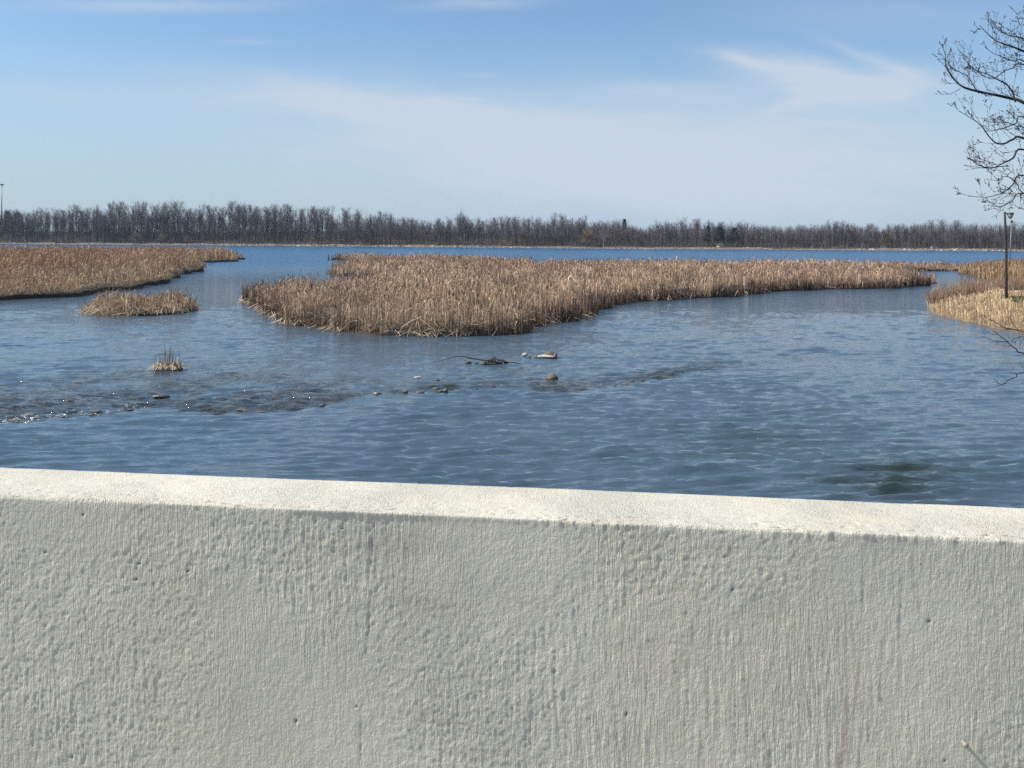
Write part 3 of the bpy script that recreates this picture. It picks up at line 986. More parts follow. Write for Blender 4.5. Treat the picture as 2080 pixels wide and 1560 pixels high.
gz = np.clip(bank_z(ed, ins), -1.2, 2)
gz += np.where(ins, (fbm(gp[:, 0] * 0.6, gp[:, 1] * 0.6, 23, 3) - 0.5) * 0.2, 0)
idx = np.arange(gx.size).reshape(gx.shape)
quads = np.stack([idx[:-1, :-1], idx[:-1, 1:], idx[1:, 1:], idx[1:, :-1]], -1).reshape(-1, 4)
tag(mesh_np('grass_bank', np.concatenate([gp, gz[:, None]], 1), quads, plain('bank_soil', (0.17, 0.125, 0.075), 0.95, 0.4, 1.5, 0.03), smooth=True), 'low earth bank under the dry grass by the lamp post', kind='structure')


def bz(p):
    return np.clip(bank_z(edge_dist(p, rbo), inside(p, rbo)), -0.2, 2)


def lawn_mask(p):
    px0, py0 = pix(np.concatenate([p, np.full((len(p), 1), LAWN_Z)], 1))
    return (edge_dist(p, rbo) > 4.2) & (py0 > 601) & (px0 > 2005)


B = Blades()
rg = np.random.default_rng(9)
p = scatter(rg, rbo, 100.0, 60.0, 2.0, 80)
p = p[(p[:, 1] > 34)]
pxp, pyp = pix(np.concatenate([p, bz(p)[:, None]], 1))
k = (pxp < 2520) & ~lawn_mask(p)
p, pxp, pyp = p[k], pxp[k], pyp[k]
ed = edge_dist(p, rbo)
cl_ = vn(p[:, 0] * 1.6, p[:, 1] * 1.6, 33)
h = (0.12 + 0.62 * cl_ ** 1.4) * rg.uniform(0.6, 1.25, len(p))
out = np.zeros_like(p)
e = 0.2
for i in range(2):
    dv = np.zeros(2)
    dv[i] = e
    out[:, i] = -(edge_dist(p + dv, rbo) - edge_dist(p - dv, rbo)) / (2 * e)
out *= (0.9 * np.exp(-ed / 1.6))[:, None]
grow(B, rg, p, bz(p), h, pick(rg, len(p), TANGRASS) * (0.62 + 0.6 * cl_)[:, None], 0.8, 0.6, 0.014, 0.3, out)
tag(B.build('dry_grass', M_REED), 'thick straw-coloured grass tumbling down the bank by the lamp post', kind='stuff')
# green lawn: short blades
B = Blades()
p = scatter(rg, rbo, 120.0, 60.0, 2.0, 80)
p = p[lawn_mask(p)]
pxp, _ = pix(np.concatenate([p, bz(p)[:, None]], 1))
p = p[pxp < 2420]
grow(B, rg, p, bz(p), rg.uniform(0.05, 0.12, len(p)), pick(rg, len(p), [(3, (0.07, 0.15, 0.03)), (1, (0.12, 0.17, 0.05))]), 0.2, 0.4, 0.012, 0.5)
tag(B.build('lawn_grass', M_REED), 'short green lawn grass behind the dry bank', kind='stuff')


def shrub(px, py, w, hgt, n, seed, name, label, pal, cat='shrub', group=None):
    """many thin upright stems from one spreading root"""
    rg = np.random.default_rng(seed)
    c = at(px, py, 0.6)
    root = empty(name, tuple(c), label, cat, group)
    B = Blades()
    a, rr = rg.uniform(0, 2 * PI, n), np.sqrt(rg.random(n))
    b = np.stack([rr * np.cos(a) * w * 0.35, rr * np.sin(a) * w * 0.35, np.full(n, -0.2)], -1)
    o = np.stack([np.cos(a), np.sin(a)], -1) * (rr * 0.35)[:, None] + rg.normal(0, 0.12, (n, 2))
    hh = hgt * rg.uniform(0.55, 1.05, n) * (1 - 0.25 * rr)
    sp = np.stack([b, b, b], 1)
    sp[:, 1, :2] += o * (hh * 0.5)[:, None]
    sp[:, 1, 2] += hh * 0.55
    sp[:, 2, :2] += o * (hh * 0.85)[:, None]
    sp[:, 2, 2] += hh
    B.ribbon(sp, np.tile([0.026, 0.02, 0.008], (n, 1)), side_of(rg, n), pick(rg, n, pal))
    # side twigs
    k = n * 2
    i = rg.integers(0, n, k)
    t = rg.uniform(0.35, 0.95, k)[:, None]
    q = np.where(t < 0.55, sp[i, 0] + (sp[i, 1] - sp[i, 0]) * t / 0.55, sp[i, 1] + (sp[i, 2] - sp[i, 1]) * (t - 0.55) / 0.45)
    e2 = q + np.stack([rg.normal(0, 0.13, k), rg.normal(0, 0.13, k), rg.uniform(0.12, 0.4, k)], -1)
    sp2 = np.stack([q, e2], 1)
    B.ribbon(sp2, np.tile([0.016, 0.006], (k, 1)), side_of(rg, k), pick(rg, k, pal))
    o = B.build('stems', M_REED, root)
    tag(o, kind='stuff')


REDTWIG = [(3, (0.34, 0.215, 0.15)), (2, (0.27, 0.175, 0.13)), (2, (0.48, 0.35, 0.235))]
SHR = [(1902, 611, 1.6, 1.1, 'low rust-brown shrub at the tip of the grassy bank'), (1925, 604, 2.2, 1.4, 'rust-brown twiggy shrub behind the grassy tip of the bank'),
       (1960, 600, 2.6, 1.6, 'wide reddish shrub midway between bank tip and lamp post'), (1995, 601, 2.4, 1.6, 'reddish brown shrub just before the lamp post'),
       (2024, 596, 2.4, 1.8, 'tall reddish shrub standing right behind the lamp post'), (2062, 594, 2.6, 1.9, 'reddish shrub between the lamp post and the lawn'),
       (2100, 594, 2.6, 1.8, 'reddish shrub at the edge of the picture behind the lawn'), (1975, 590, 2.4, 1.5, 'rust-brown shrub by the narrow inlet behind the bank')]
for i, (x, y, w, hh, lab) in enumerate(SHR):
    shrub(x, y, w, hh, 230, 40 + i, 'shrub', lab, REDTWIG, 'shrub', 'rust-brown shrubs on the grassy bank')
# tall pale reeds beyond the shrubs
B = Blades()
TR = [at(x, y)[:2] for x, y in [(1946, 556), (1992, 569), (2060, 578), (2200, 588), (2400, 590), (2400, 562), (2080, 557), (1990, 553)]]
tr = rough_outline(TR, 29, 1.0, 0.4)
bank('reed_bank', tr, 0.2, 'wet ground beneath the tall pale reeds by the inlet', M_MUD)
p = scatter(rg, tr, 60.0, 75.0, 2.0, 200)
pxp, _ = pix(np.concatenate([p, np.zeros((len(p), 1))], 1))
p, pxp = p[pxp < 2480], pxp[pxp < 2480]
h = np.interp(pxp, [1940, 2000, 2050, 2200], [1.1, 1.7, 2.2, 2.2]) * rg.uniform(0.65, 1.1, len(p))
grow(B, rg, p, np.full(len(p), 0.18), h, pick(rg, len(p), [(3, (0.45, 0.33, 0.20)), (2, (0.36, 0.25, 0.15)), (1, (0.28, 0.185, 0.12))]), 0.4, 0.12)
tag(B.build('tall_reeds', M_REED), 'tall pale tan reeds beyond the shrubs and lamp post', kind='stuff')


# ------------------------------------------------------------------ tubes, lamp post, mast
def tube(bm, pts, radii, seg=8, cap=True):
    pts = [Vector(p) for p in pts]
    rings = []
    ref = Vector((0, 0, 1))
    for i, p in enumerate(pts):
        t = (pts[min(i + 1, len(pts) - 1)] - pts[max(i - 1, 0)]).normalized()
        a = t.cross(ref if abs(t.dot(ref)) < 0.95 else Vector((1, 0, 0))).normalized()
        b = t.cross(a).normalized()
        rings.append([bm.verts.new(p + (a * math.cos(2 * PI * j / seg) + b * math.sin(2 * PI * j / seg)) * radii[i]) for j in range(seg)])
    for r0, r1 in zip(rings, rings[1:]):
        for j in range(seg):
            bm.faces.new((r0[j], r0[(j + 1) % seg], r1[(j + 1) % seg], r1[j]))
    if cap:
        bm.faces.new(rings[0][::-1])
        bm.faces.new(rings[-1])


def lathe(bm, prof, seg=16, c=(0, 0, 0)):
    rings = []
    for r_, z in prof:
        rings.append([bm.verts.new((c[0] + r_ * math.cos(2 * PI * j / seg), c[1] + r_ * math.sin(2 * PI * j / seg), c[2] + z)) for j in range(seg)])
    for r0, r1 in zip(rings, rings[1:]):
        for j in range(seg):
            bm.faces.new((r0[j], r0[(j + 1) % seg], r1[(j + 1) % seg], r1[j]))
    bm.faces.new(rings[0][::-1])
    bm.faces.new(rings[-1])


LP = at(2044.5, 608, LAWN_Z - 0.1)
ld = float(LP[1])
top = atd(2041, 430, ld)
lamp = empty('lamp_post', tuple(LP), 'dark wooden lamp post with a bowl-shaped lamp on the grassy bank', 'lamp post')
bm = bmesh.new()
tv_ = Vector(top) - Vector(LP)
kk = Vector((0.045, 0, 0))
tube(bm, [(0, 0, -0.3), tuple(tv_ * 0.25 + kk * 0.2), tuple(tv_ * 0.5 + kk), tuple(tv_ * 0.75 + kk * 0.4), tuple(tv_)], [0.10, 0.085, 0.08, 0.076, 0.072], 10)
mesh_bm('pole', bm, M_WOODPOST, lamp, True)
bm = bmesh.new()
a0 = tv_ + Vector((0.08, 0, -0.14))
tube(bm, [tuple(a0), tuple(a0 + Vector((0.10, 0, 0.03))), tuple(a0 + Vector((0.2, 0, 0.02)))], [0.035] * 3, 8)
mesh_bm('arm', bm, M_LAMP, lamp, True)
hd = a0 + Vector((0.30, 0, -0.05))
bm = bmesh.new()
lathe(bm, [(0.06, 0.14), (0.2, 0.11), (0.225, 0.06), (0.225, 0.03)][::-1], 18, tuple(hd))
mesh_bm('lamp_hood', bm, M_LAMP, lamp, True)
bm = bmesh.new()
lathe(bm, [(0.04, -0.30), (0.10, -0.23), (0.17, -0.10), (0.2, 0.027)], 18, tuple(hd))
mesh_bm('lamp_bowl', bm, M_GLASS, lamp, True)

# a second, slim pole far behind it
b1 = at(2049, 561, 0.5)
d1 = float(b1[1])
sl_ = empty('light_pole', tuple(b1), 'slim grey light pole seen behind the wooden lamp post', 'light pole')
bm = bmesh.new()
tp_ = Vector(atd(2055, 452, d1)) - Vector(b1)
tube(bm, [(0, 0, -0.4), tuple(tp_)], [0.07, 0.05], 8)
mesh_bm('pole', bm, M_METAL, sl_, True)
bm = bmesh.new()
lathe(bm, [(0.06, 0.0), (0.16, 0.05), (0.16, 0.2), (0.05, 0.28)], 10, tuple(tp_))
mesh_bm('lamp_head', bm, M_LAMP, sl_, True)

# floodlight mast far behind the wood
md = 660.0
mt, mb = atd(3.6, 375, md), atd(3.6, 470, md)
mast = empty('floodlight_mast', (mt[0], mt[1], 4.0), 'tall thin floodlight mast rising above the far treeline', 'mast')
bm = bmesh.new()
hm = float(mt[2] - 4.0)
tube(bm, [(0, 0, -3), (0, 0, hm)], [0.42, 0.26], 10)
mesh_bm('pole', bm, M_METAL, mast, True)
bm = bmesh.new()
lathe(bm, [(0.5, -0.5), (1.3, -0.1), (1.3, 0.1), (0.5, 0.25)], 12, (0, 0, hm))
mesh_bm('head_frame', bm, M_METAL, mast, True)
for i in range(6):
    a = 2 * PI * i / 6
    bm = bmesh.new()
    bmesh.ops.create_cube(bm, size=1.0, matrix=Matrix.Translation((math.cos(a) * 1.35, math.sin(a) * 1.35, hm + 0.1)) @ Matrix.Rotation(a, 4, 'Z') @ Matrix.Diagonal((0.35, 0.7, 0.6, 1)))
    mesh_bm('floodlight', bm, M_LAMP, mast)


# ------------------------------------------------------------------ far trees
def prism(v0, v1, r0, r1, seg=3):
    t = v1 - v0
    t = t / max(np.linalg.norm(t), 1e-6)
    a = np.cross(t, [0.3, 0.9, 0.31])
    a /= np.linalg.norm(a)
    b = np.cross(t, a)
    an = np.arange(seg) * 2 * PI / seg
    o = np.cos(an)[:, None] * a + np.sin(an)[:, None] * b
    v = np.concatenate([v0 + o * r0, v1 + o * r1])
    j = np.arange(seg)
    f = np.stack([j, (j + 1) % seg, (j + 1) % seg + seg, j + seg], -1)
    return v, f


def bare_tree(seed, Ht=20.0, form='tall', lod=1.0):
    """trunk and crown of a leafless tree: tapered trunk, limbs, then a haze of twigs"""
    rg = np.random.default_rng(seed)
    T, C = Blades(), Blades()
    tone = rg.uniform(0.8, 1.2)
    bark = np.array([0.082, 0.073, 0.070]) * tone
    n = 6
    fork = rg.uniform(0.55, 0.8) if form == 'tall' else rg.uniform(0.35, 0.55)
    tp = [np.array([0, 0, -0.6])]
    for i in range(1, n + 1):
        tp.append(np.array([rg.normal(0, 0.018) * Ht, rg.normal(0, 0.018) * Ht, 0]) * (i / n) + np.array([0, 0, Ht * fork * i / n]))
    r0 = Ht * rg.uniform(0.011, 0.017)
    rad = [r0 * (1.25 if i == 0 else 1 - 0.5 * i / n) for i in range(n + 1)]
    for i in range(n):
        v, f = prism(tp[i], tp[i + 1], rad[i], rad[i + 1], 5)
        T.add(v, f, np.tile(bark, (len(v), 1)))
    limbs = []
    nl = int((15 if form == 'tall' else 17) * lod) + 3
    for i in range(nl):
        t = 0.3 + 0.7 * (i + rg.random()) / nl
        q = t * n
        a = int(min(q, n - 1))
        s = tp[a] + (tp[a + 1] - tp[a]) * (q - a)
        az = i * 2.4 + rg.normal(0, 0.4)
        if form == 'tall':
            up, L = rg.uniform(1.1, 1.42), Ht * rg.uniform(0.2, 0.42)
        else:
            up, L = rg.uniform(0.55, 1.25), Ht * rg.uniform(0.26, 0.48)
        s_dir = np.array([math.cos(az) * math.cos(up), math.sin(az) * math.cos(up), math.sin(up)])
        top_room = (Ht - s[2]) / max(0.25, s_dir[2])
        L = min(L, top_room * rg.uniform(0.8, 1.05))
        pts = [s]
        dcur = s_dir.copy()
        for k in range(3):
            dcur = dcur + np.array([0, 0, 0.16]) + rg.normal(0, 0.14, 3)
            dcur /= np.linalg.norm(dcur)
            pts.append(pts[-1] + dcur * L / 3)
        rl = rad[a] * rg.uniform(0.34, 0.55)
        for k in range(3):
            v, f = prism(pts[k], pts[k + 1], rl * (1 - k * 0.3), rl * (1 - (k + 1) * 0.3), 3)
            C.add(v, f, np.tile(bark, (len(v), 1)))
        limbs.append((pts, L, rl))
    # branches and twigs as thin blades
    S, E, Wd = [], [], []
    for pts, L, rl in limbs:
        for k in range(int(13 * lod)):
            t = rg.uniform(0.25, 1.0) * 3
            a = int(min(t, 2))
            s = pts[a] + (pts[a + 1] - pts[a]) * (t - a)
            dv = (pts[a + 1] - pts[a]) / np.linalg.norm(pts[a + 1] - pts[a]) * 0.9 + rg.normal(0, 0.5, 3) + np.array([0, 0, 0.25])
            dv /= np.linalg.norm(dv)
            l_ = L * rg.uniform(0.22, 0.5)
            e = s + dv * l_
            e[2] = min(e[2], Ht * 1.02)
            S.append(s); E.append(e); Wd.append(Ht * 0.0048)
            for j in range(int(9 * lod)):
                s2 = s + (e - s) * rg.uniform(0.3, 1.0)
                d2 = dv + rg.normal(0, 0.55, 3) + np.array([0, 0, 0.15])
                d2 /= np.linalg.norm(d2)
                S.append(s2); E.append(s2 + d2 * l_ * rg.uniform(0.35, 0.75)); Wd.append(Ht * 0.0025)
    S, E, Wd = np.array(S), np.array(E), np.array(Wd)
    tw = np.array([0.138, 0.116, 0.120]) * tone
    C.ribbon(np.stack([S, E], 1), np.stack([Wd, Wd * 0.35], -1), side_of(rg, len(S)), np.tile(tw, (len(S), 1)) * rg.uniform(0.75, 1.3, (len(S), 1)))
    return T, C


def tree_data(seed, **kw):
    T, C = bare_tree(seed, **kw)
    a, b = T.build('trunk', M_TWIG), C.build('crown', M_TWIG)
    ma, mb = a.data, b.data
    bpy.data.objects.remove(a)
    bpy.data.objects.remove(b)
    return ma, mb


TALL = [tree_data(200 + i, Ht=20.0, form='tall') for i in range(9)]
ROUND = [tree_data(300 + i, Ht=20.0, form='round') for i in range(8)]
SKYL = np.array([(-400, 432), (0, 430), (60, 426), (120, 423), (200, 421), (240, 412), (300, 415), (360, 414), (420, 420), (500, 413), (560, 417), (600, 424), (700, 426), (800, 435), (900, 446),
                 (940, 436), (980, 444), (1010, 436), (1050, 434), (1080, 440), (1150, 437), (1200, 441), (1250, 443), (1290, 453), (1308, 462), (1330, 446), (1400, 446), (1450, 447), (1520, 449), (1600, 456),
                 (1650, 450), (1720, 446), (1780, 459), (1850, 450), (1900, 448), (1980, 449), (2050, 451), (2200, 454), (2600, 460)], float)
STRETCH = [(120, 'bare tree beside the floodlight mast'), (240, 'bare tree between floodlight mast and willow bushes'), (330, 'bare tree behind the larger willow bushes'),
           (420, 'bare tree near the smallest willow bush'), (520, 'bare tree facing the tip of the left marsh'), (600, 'bare tree facing the open channel mouth'),
           (690, 'bare tree by the ochre willow bush'), (800, 'bare tree facing the far tip of the reed island'), (900, 'bare tree in the dense dark slope of wood'),
           (990, 'bare tree by the tall round-crowned tree'), (1110, 'bare tree by the dull ochre willow'), (1240, 'bare tree by the broad ochre willow'),
           (1330, 'bare tree by the dip in the treeline'), (1430, 'bare tree just before the dark pines'), (1560, 'bare tree around the dark pines'),
           (1680, 'bare tree by the tiny lowest white cabin'), (1780, 'bare tree behind the two white cabins'), (1880, 'bare tree behind the long low cabin'),
           (1980, 'bare tree facing the narrow inlet'), (9999, 'bare tree in line with the lamp post')]
trng = random.Random(21)


def place_tree(data, x, y, h, label, group, name='bare_tree', wide=1.0, cat='tree'):
    z = float(GZ(x, y))
    root = empty(name, (x, y, z), label, cat, group, trng.uniform(0, 6.28), (h / 20 * wide, h / 20 * wide, h / 20))
    for nm, me in zip(('trunk', 'crown'), data):
        link(bpy.data.objects.new(nm, me), root)
    return root


def sky_h(px, dist, f):
    """tree height that brings its top to the skyline of the photograph"""
    ty = np.interp(px, SKYL[:, 0], SKYL[:, 1])
    u, v = ray(px, ty)
    return float((EYE + v * dist)) * f


n_tree = 290
for i in range(n_tree):
    pxx = -70 + (2080 + 140) * (i + trng.random()) / n_tree
    row = i % 3
    off = (10 + trng.uniform(0, 10), 24 + trng.uniform(0, 14), 42 + trng.uniform(0, 18))[row]
    u, _ = ray(pxx, 500)
    y = float(SY(u * 560)) + off
    x = float(u) * y
    tall_p = np.interp(pxx, [0, 600, 800, 1000, 1300, 1700, 2080], [0.9, 0.85, 0.55, 0.5, 0.25, 0.45, 0.5])
    data = trng.choice(TALL if trng.random() < tall_p else ROUND)
    h = (sky_h(pxx, y, 1.0) - float(GZ(x, y))) * (trng.uniform(0.86, 1.06) if row else trng.uniform(0.6, 1.0))
    lab = next(l for m_, l in STRETCH if pxx < m_)
    hw = 'low' if h < 0.68 * sky_h(pxx, y, 1.0) else 'tall' if h > 0.93 * sky_h(pxx, y, 1.0) else 'mid-height'
    lab = f"{hw} {'narrow' if any(data is q for q in TALL) else 'spreading'} {('front-row', 'second-row', 'third-row')[row]} {lab}"
    place_tree(data, x, y, max(h, 5), lab, 'bare trees along the far shore', wide=trng.uniform(0.85, 1.25))

# the mass of wood behind them
WT = [bare_tree(400 + i, 20.0, 'tall' if i % 2 else 'round', 0.42) for i in range(8)]
WT = [(np.concatenate(t.v + c.v), [np.concatenate([f for f in t.f] + [f + t.n for f in c.f])], np.concatenate(t.c + c.c)) for t, c in WT]
B = Blades()
wr = np.random.default_rng(33)
for i in range(420):
    pxx = wr.uniform(-330, 2420)
    u, _ = ray(pxx, 500)
    y = float(SY(u * 560)) + wr.uniform(50, 150)
    x = float(u) * y
    h = max(6, (sky_h(pxx, y, 1.0) - float(GZ(x, y))) * wr.uniform(0.5, 0.82))
    v, f, c = WT[wr.integers(len(WT))]
    a = wr.uniform(0, 2 * PI)
    s = h / 20
    vv = np.stack([(v[:, 0] * math.cos(a) - v[:, 1] * math.sin(a)) * s * 1.3, (v[:, 0] * math.sin(a) + v[:, 1] * math.cos(a)) * s * 1.3, v[:, 2] * s], -1) + np.array([x, y, GZ(x, y)])
    B.add(vv, f[0], c * wr.uniform(0.75, 1.15))
# close-set young trees that fill the wood
m = 5000
px1 = wr.uniform(-330, 2420, m)
u, _ = ray(px1, 500)
ty = SY(u * 560) + 14 + wr.random(m) * 130
tx = u * ty
tg = GZ(tx, ty)
th = np.maximum(4, (EYE + ray(px1, np.interp(px1, SKYL[:, 0], SKYL[:, 1]))[1] * ty - tg) * wr.uniform(0.45, 0.84, m) * np.interp(px1, [0, 640, 760, 2080], [0.95, 0.95, 1.15, 1.1]))
b = np.stack([tx, ty, tg - 0.5], -1)
tip = b + np.stack([wr.normal(0, 0.05, m) * th, wr.normal(0, 0.05, m) * th, th], -1)
tone = wr.uniform(0.6, 1.25, (m, 1))
tc = np.array([0.084, 0.068, 0.070]) * tone
tw_ = 0.012 * th + 0.1
B.ribbon(np.stack([b, (b + tip) / 2, tip], 1), tw_[:, None] * np.array([1.2, 0.8, 0.2]), side_of(wr, m), tc)
for j in range(15):
    t = wr.uniform(0.06, 0.97, (m, 1))
    q0 = b + (tip - b) * t
    ll = th[:, None] * wr.uniform(0.12, 0.3, (m, 1)) * (1.15 - 0.6 * t)
    aa, up = wr.uniform(0, 2 * PI, m), wr.uniform(0.4, 1.25, m)
    dv = np.stack([np.cos(aa) * np.cos(up), np.sin(aa) * np.cos(up), np.sin(up)], -1)
    B.ribbon(np.stack([q0, q0 + dv * ll], 1), (0.008 * th + 0.04)[:, None] * np.array([1.0, 0.3]), side_of(wr, m), tc * wr.uniform(0.8, 1.3, (m, 1)))
tag(B.build('woods', M_TWIG), 'deep mass of bare woodland behind the first rows of trees', kind='stuff')
# brush under the trees
B = Blades()
n = 40000
pxx = wr.uniform(-300, 2400, n)
u, _ = ray(pxx, 500)
y = SY(u * 560) + 9 + wr.random(n) ** 1.3 * 130
x = u * y
keep = fbm(x * 0.06, y * 0.05, 14, 3) > 0.36
x, y = x[keep], y[keep]
n = len(x)
hb = (1.2 + 5.5 * fbm(x * 0.08, y * 0.03, 15, 3) ** 2 + np.clip((y - SY(x) - 20) / 30, 0, 1) * 3.5) * wr.uniform(0.5, 1.2, n)
b = np.stack([x, y, GZ(x, y) - 0.2], -1)
e = b + np.stack([wr.normal(0, 0.22, n) * hb, wr.normal(0, 0.22, n) * hb, hb], -1)
B.ribbon(np.stack([b, (b + e) / 2 + wr.normal(0, 0.15, (n, 3)), e], 1), np.tile([0.16, 0.13, 0.05], (n, 1)), side_of(wr, n), pick(wr, n, [(3, (0.075, 0.062, 0.058)), (1, (0.12, 0.092, 0.07)), (1, (0.055, 0.047, 0.045))]))
tag(B.build('undergrowth', M_TWIG), 'dark tangled undergrowth at the feet of the far trees', kind='stuff')


# willows, pines and other trees that stand out
def willow(seed, n, pal):
    """rounded bush of many arching twigs, unit size"""
    rg = np.random.default_rng(seed)
    T, C = Blades(), Blades()
    for k in range(4):
        a = rg.uniform(0, 6.28)
        v, f = prism(np.array([0, 0, -0.1]), np.array([math.cos(a) * 0.2, math.sin(a) * 0.2, 0.45]), 0.035, 0.02, 4)
        T.add(v, f, np.tile([0.11, 0.09, 0.07], (len(v), 1)))
    a, t = rg.uniform(0, 2 * PI, n), rg.random(n) ** 0.6
    el_ = rg.uniform(0.1, 1.5, n)
    dv = np.stack([np.cos(a) * np.cos(el_), np.sin(a) * np.cos(el_), np.sin(el_)], -1)
    s = dv * (0.2 + 0.25 * rg.random((n, 1))) * np.array([0.55, 0.55, 1]) + np.array([0, 0, 0.2])
    lump = 0.8 + 0.4 * vn(a * 1.5, el_ * 2.5, seed)
    e = dv * (lump * (0.55 + 0.45 * t))[:, None] * np.array([0.62, 0.62, 0.8]) + np.array([0, 0, 0.18])
    m = (s + e) / 2 + np.array([0, 0, 0.06]) + rg.normal(0, 0.03, (n, 3))
    C.ribbon(np.stack([s, m, e], 1), np.tile([0.010, 0.009, 0.004], (n, 1)), side_of(rg, n), pick(rg, n, pal))
    return T, C


def pine(seed):
    """dark evergreen: trunk with tiers of ragged needle sprays, unit height"""
    rg = np.random.default_rng(seed)
    T, C = Blades(), Blades()
    v, f = prism(np.array([0, 0, -0.05]), np.array([0, 0, 0.97]), 0.022, 0.006, 5)
    T.add(v, f, np.tile([0.09, 0.07, 0.055], (len(v), 1)))
    n = 1500
    z = rg.uniform(0.16, 1.0, n)
    a = rg.uniform(0, 2 * PI, n)
    R = (1.02 - z) ** 0.5 * 0.27 * (0.35 + 1.1 * vn(a * 1.6, z * 9, seed))
    rr = R * np.sqrt(rg.random(n))
    p0 = np.stack([np.cos(a) * rr, np.sin(a) * rr, z], -1)
    ln = rg.uniform(0.03, 0.065, n)
    p1 = p0 + np.stack([np.cos(a) * ln, np.sin(a) * ln, rg.uniform(-0.03, 0.02, n)], -1)
    C.ribbon(np.stack([p0, p1], 1), np.tile([0.035, 0.02], (n, 1)), np.stack([-np.sin(a), np.cos(a), rg.uniform(-0.6, 0.6, n)], -1), pick(rg, n, [(2, (0.034, 0.055, 0.040)), (1, (0.05, 0.075, 0.05)), (1, (0.024, 0.040, 0.030))]))
    return T, C


def special(TC, name, px, off, hpx, label, wide=1.0, cat='tree', group=None, asp=None):
    u, _ = ray(px, 500)
    y = float(SY(float(u) * 560)) + off
    x = float(u) * y
    z = float(GZ(x, y))
    h = hpx / F * y
    root = empty(name, (x, y, z), label, cat, group, trng.uniform(0, 6.28), (h * wide, h * wide, h))
    TC[0].build('trunk', M_TWIG, root)
    TC[1].build('crown', M_TWIG, root)


OCHRE = [(3, (0.25, 0.19, 0.10)), (2, (0.2, 0.155, 0.09)), (1, (0.3, 0.23, 0.13))]
PALEW = [(3, (0.27, 0.225, 0.155)), (2, (0.21, 0.17, 0.12))]
special(willow(1, 520, PALEW), 'willow_bush', 275, 6, 26, 'largest pale willow bush at the foot of the far wood', 1.1, 'bush', 'pale willow bushes by the far beach')
special(willow(2, 460, PALEW), 'willow_bush', 328, 6, 24, 'middle-sized pale willow bush between the other two on the far beach', 1.0, 'bush', 'pale willow bushes by the far beach')
special(willow(3, 420, PALEW), 'willow_bush', 379, 5, 20, 'smallest pale willow bush, rounded and standing apart on the far beach', 0.75, 'bush', 'pale willow bushes by the far beach')
special(willow(4, 340, OCHRE), 'willow_bush', 632, 7, 18, 'ochre willow bush facing the open channel on the far shore', 1.0, 'bush')
special(willow(5, 700, OCHRE), 'willow_tree', 1193, 8, 40, 'broad ochre willow tree in front of the far wood', 1.0)
special(willow(6, 560, OCHRE), 'willow_tree', 1062, 12, 34, 'dull ochre willow tree below the tall bare poplars', 0.9)
special(willow(8, 560, OCHRE), 'willow_tree', 1802, 16, 36, 'olive-brown willow tree behind the scattered white cabins', 1.0)
PB = 'dark pines in the far wood'
special(pine(1), 'pine_tree', 1438, 26, 40, 'dark pointed pine by the tan cabin, slimmest of the three', 0.9, group=PB)
special(pine(2), 'pine_tree', 1462, 28, 38, 'broad dark green pine right behind the tan cabin', 1.7, group=PB)
special(pine(3), 'pine_tree', 1492, 27, 36, 'dark green pine on the far side of the tan cabin', 1.5, group=PB)
special(pine(4), 'pine_tree', 14, 90, 52, 'dark evergreen top beside the floodlight mast', 0.9, group=PB)
special(pine(5), 'pine_tree', 1268, 40, 50, 'lone narrow dark evergreen rising in the far wood near the ochre willow', 0.7, group=PB)
special(pine(6), 'pine_tree', 35, 100, 48, 'dark evergreen a little away from the floodlight mast', 1.2, group=PB)
special(pine(7), 'pine_tree', 212, 90, 44, 'dark evergreen buried in the slim bare trees above the willow bushes', 1.2, group=PB)
T, C = bare_tree(77, 1.0, 'round', 1.2)
special((T, C), 'bare_tree', 937, 30, 70, 'tall bare tree with a round spreading crown standing above the far wood', 0.75, group='bare trees along the far shore')
T, C = bare_tree(79, 1.0, 'round', 0.9)
T.c = [c * 0 + np.array([0.42, 0.39, 0.35]) for c in T.c]
C.c = [c * 1.5 for c in C.c]
special((T, C), 'bare_tree', 1226, 7, 48, 'pale-trunked bare tree just past the ochre willow', 0.9, group='bare trees along the far shore')


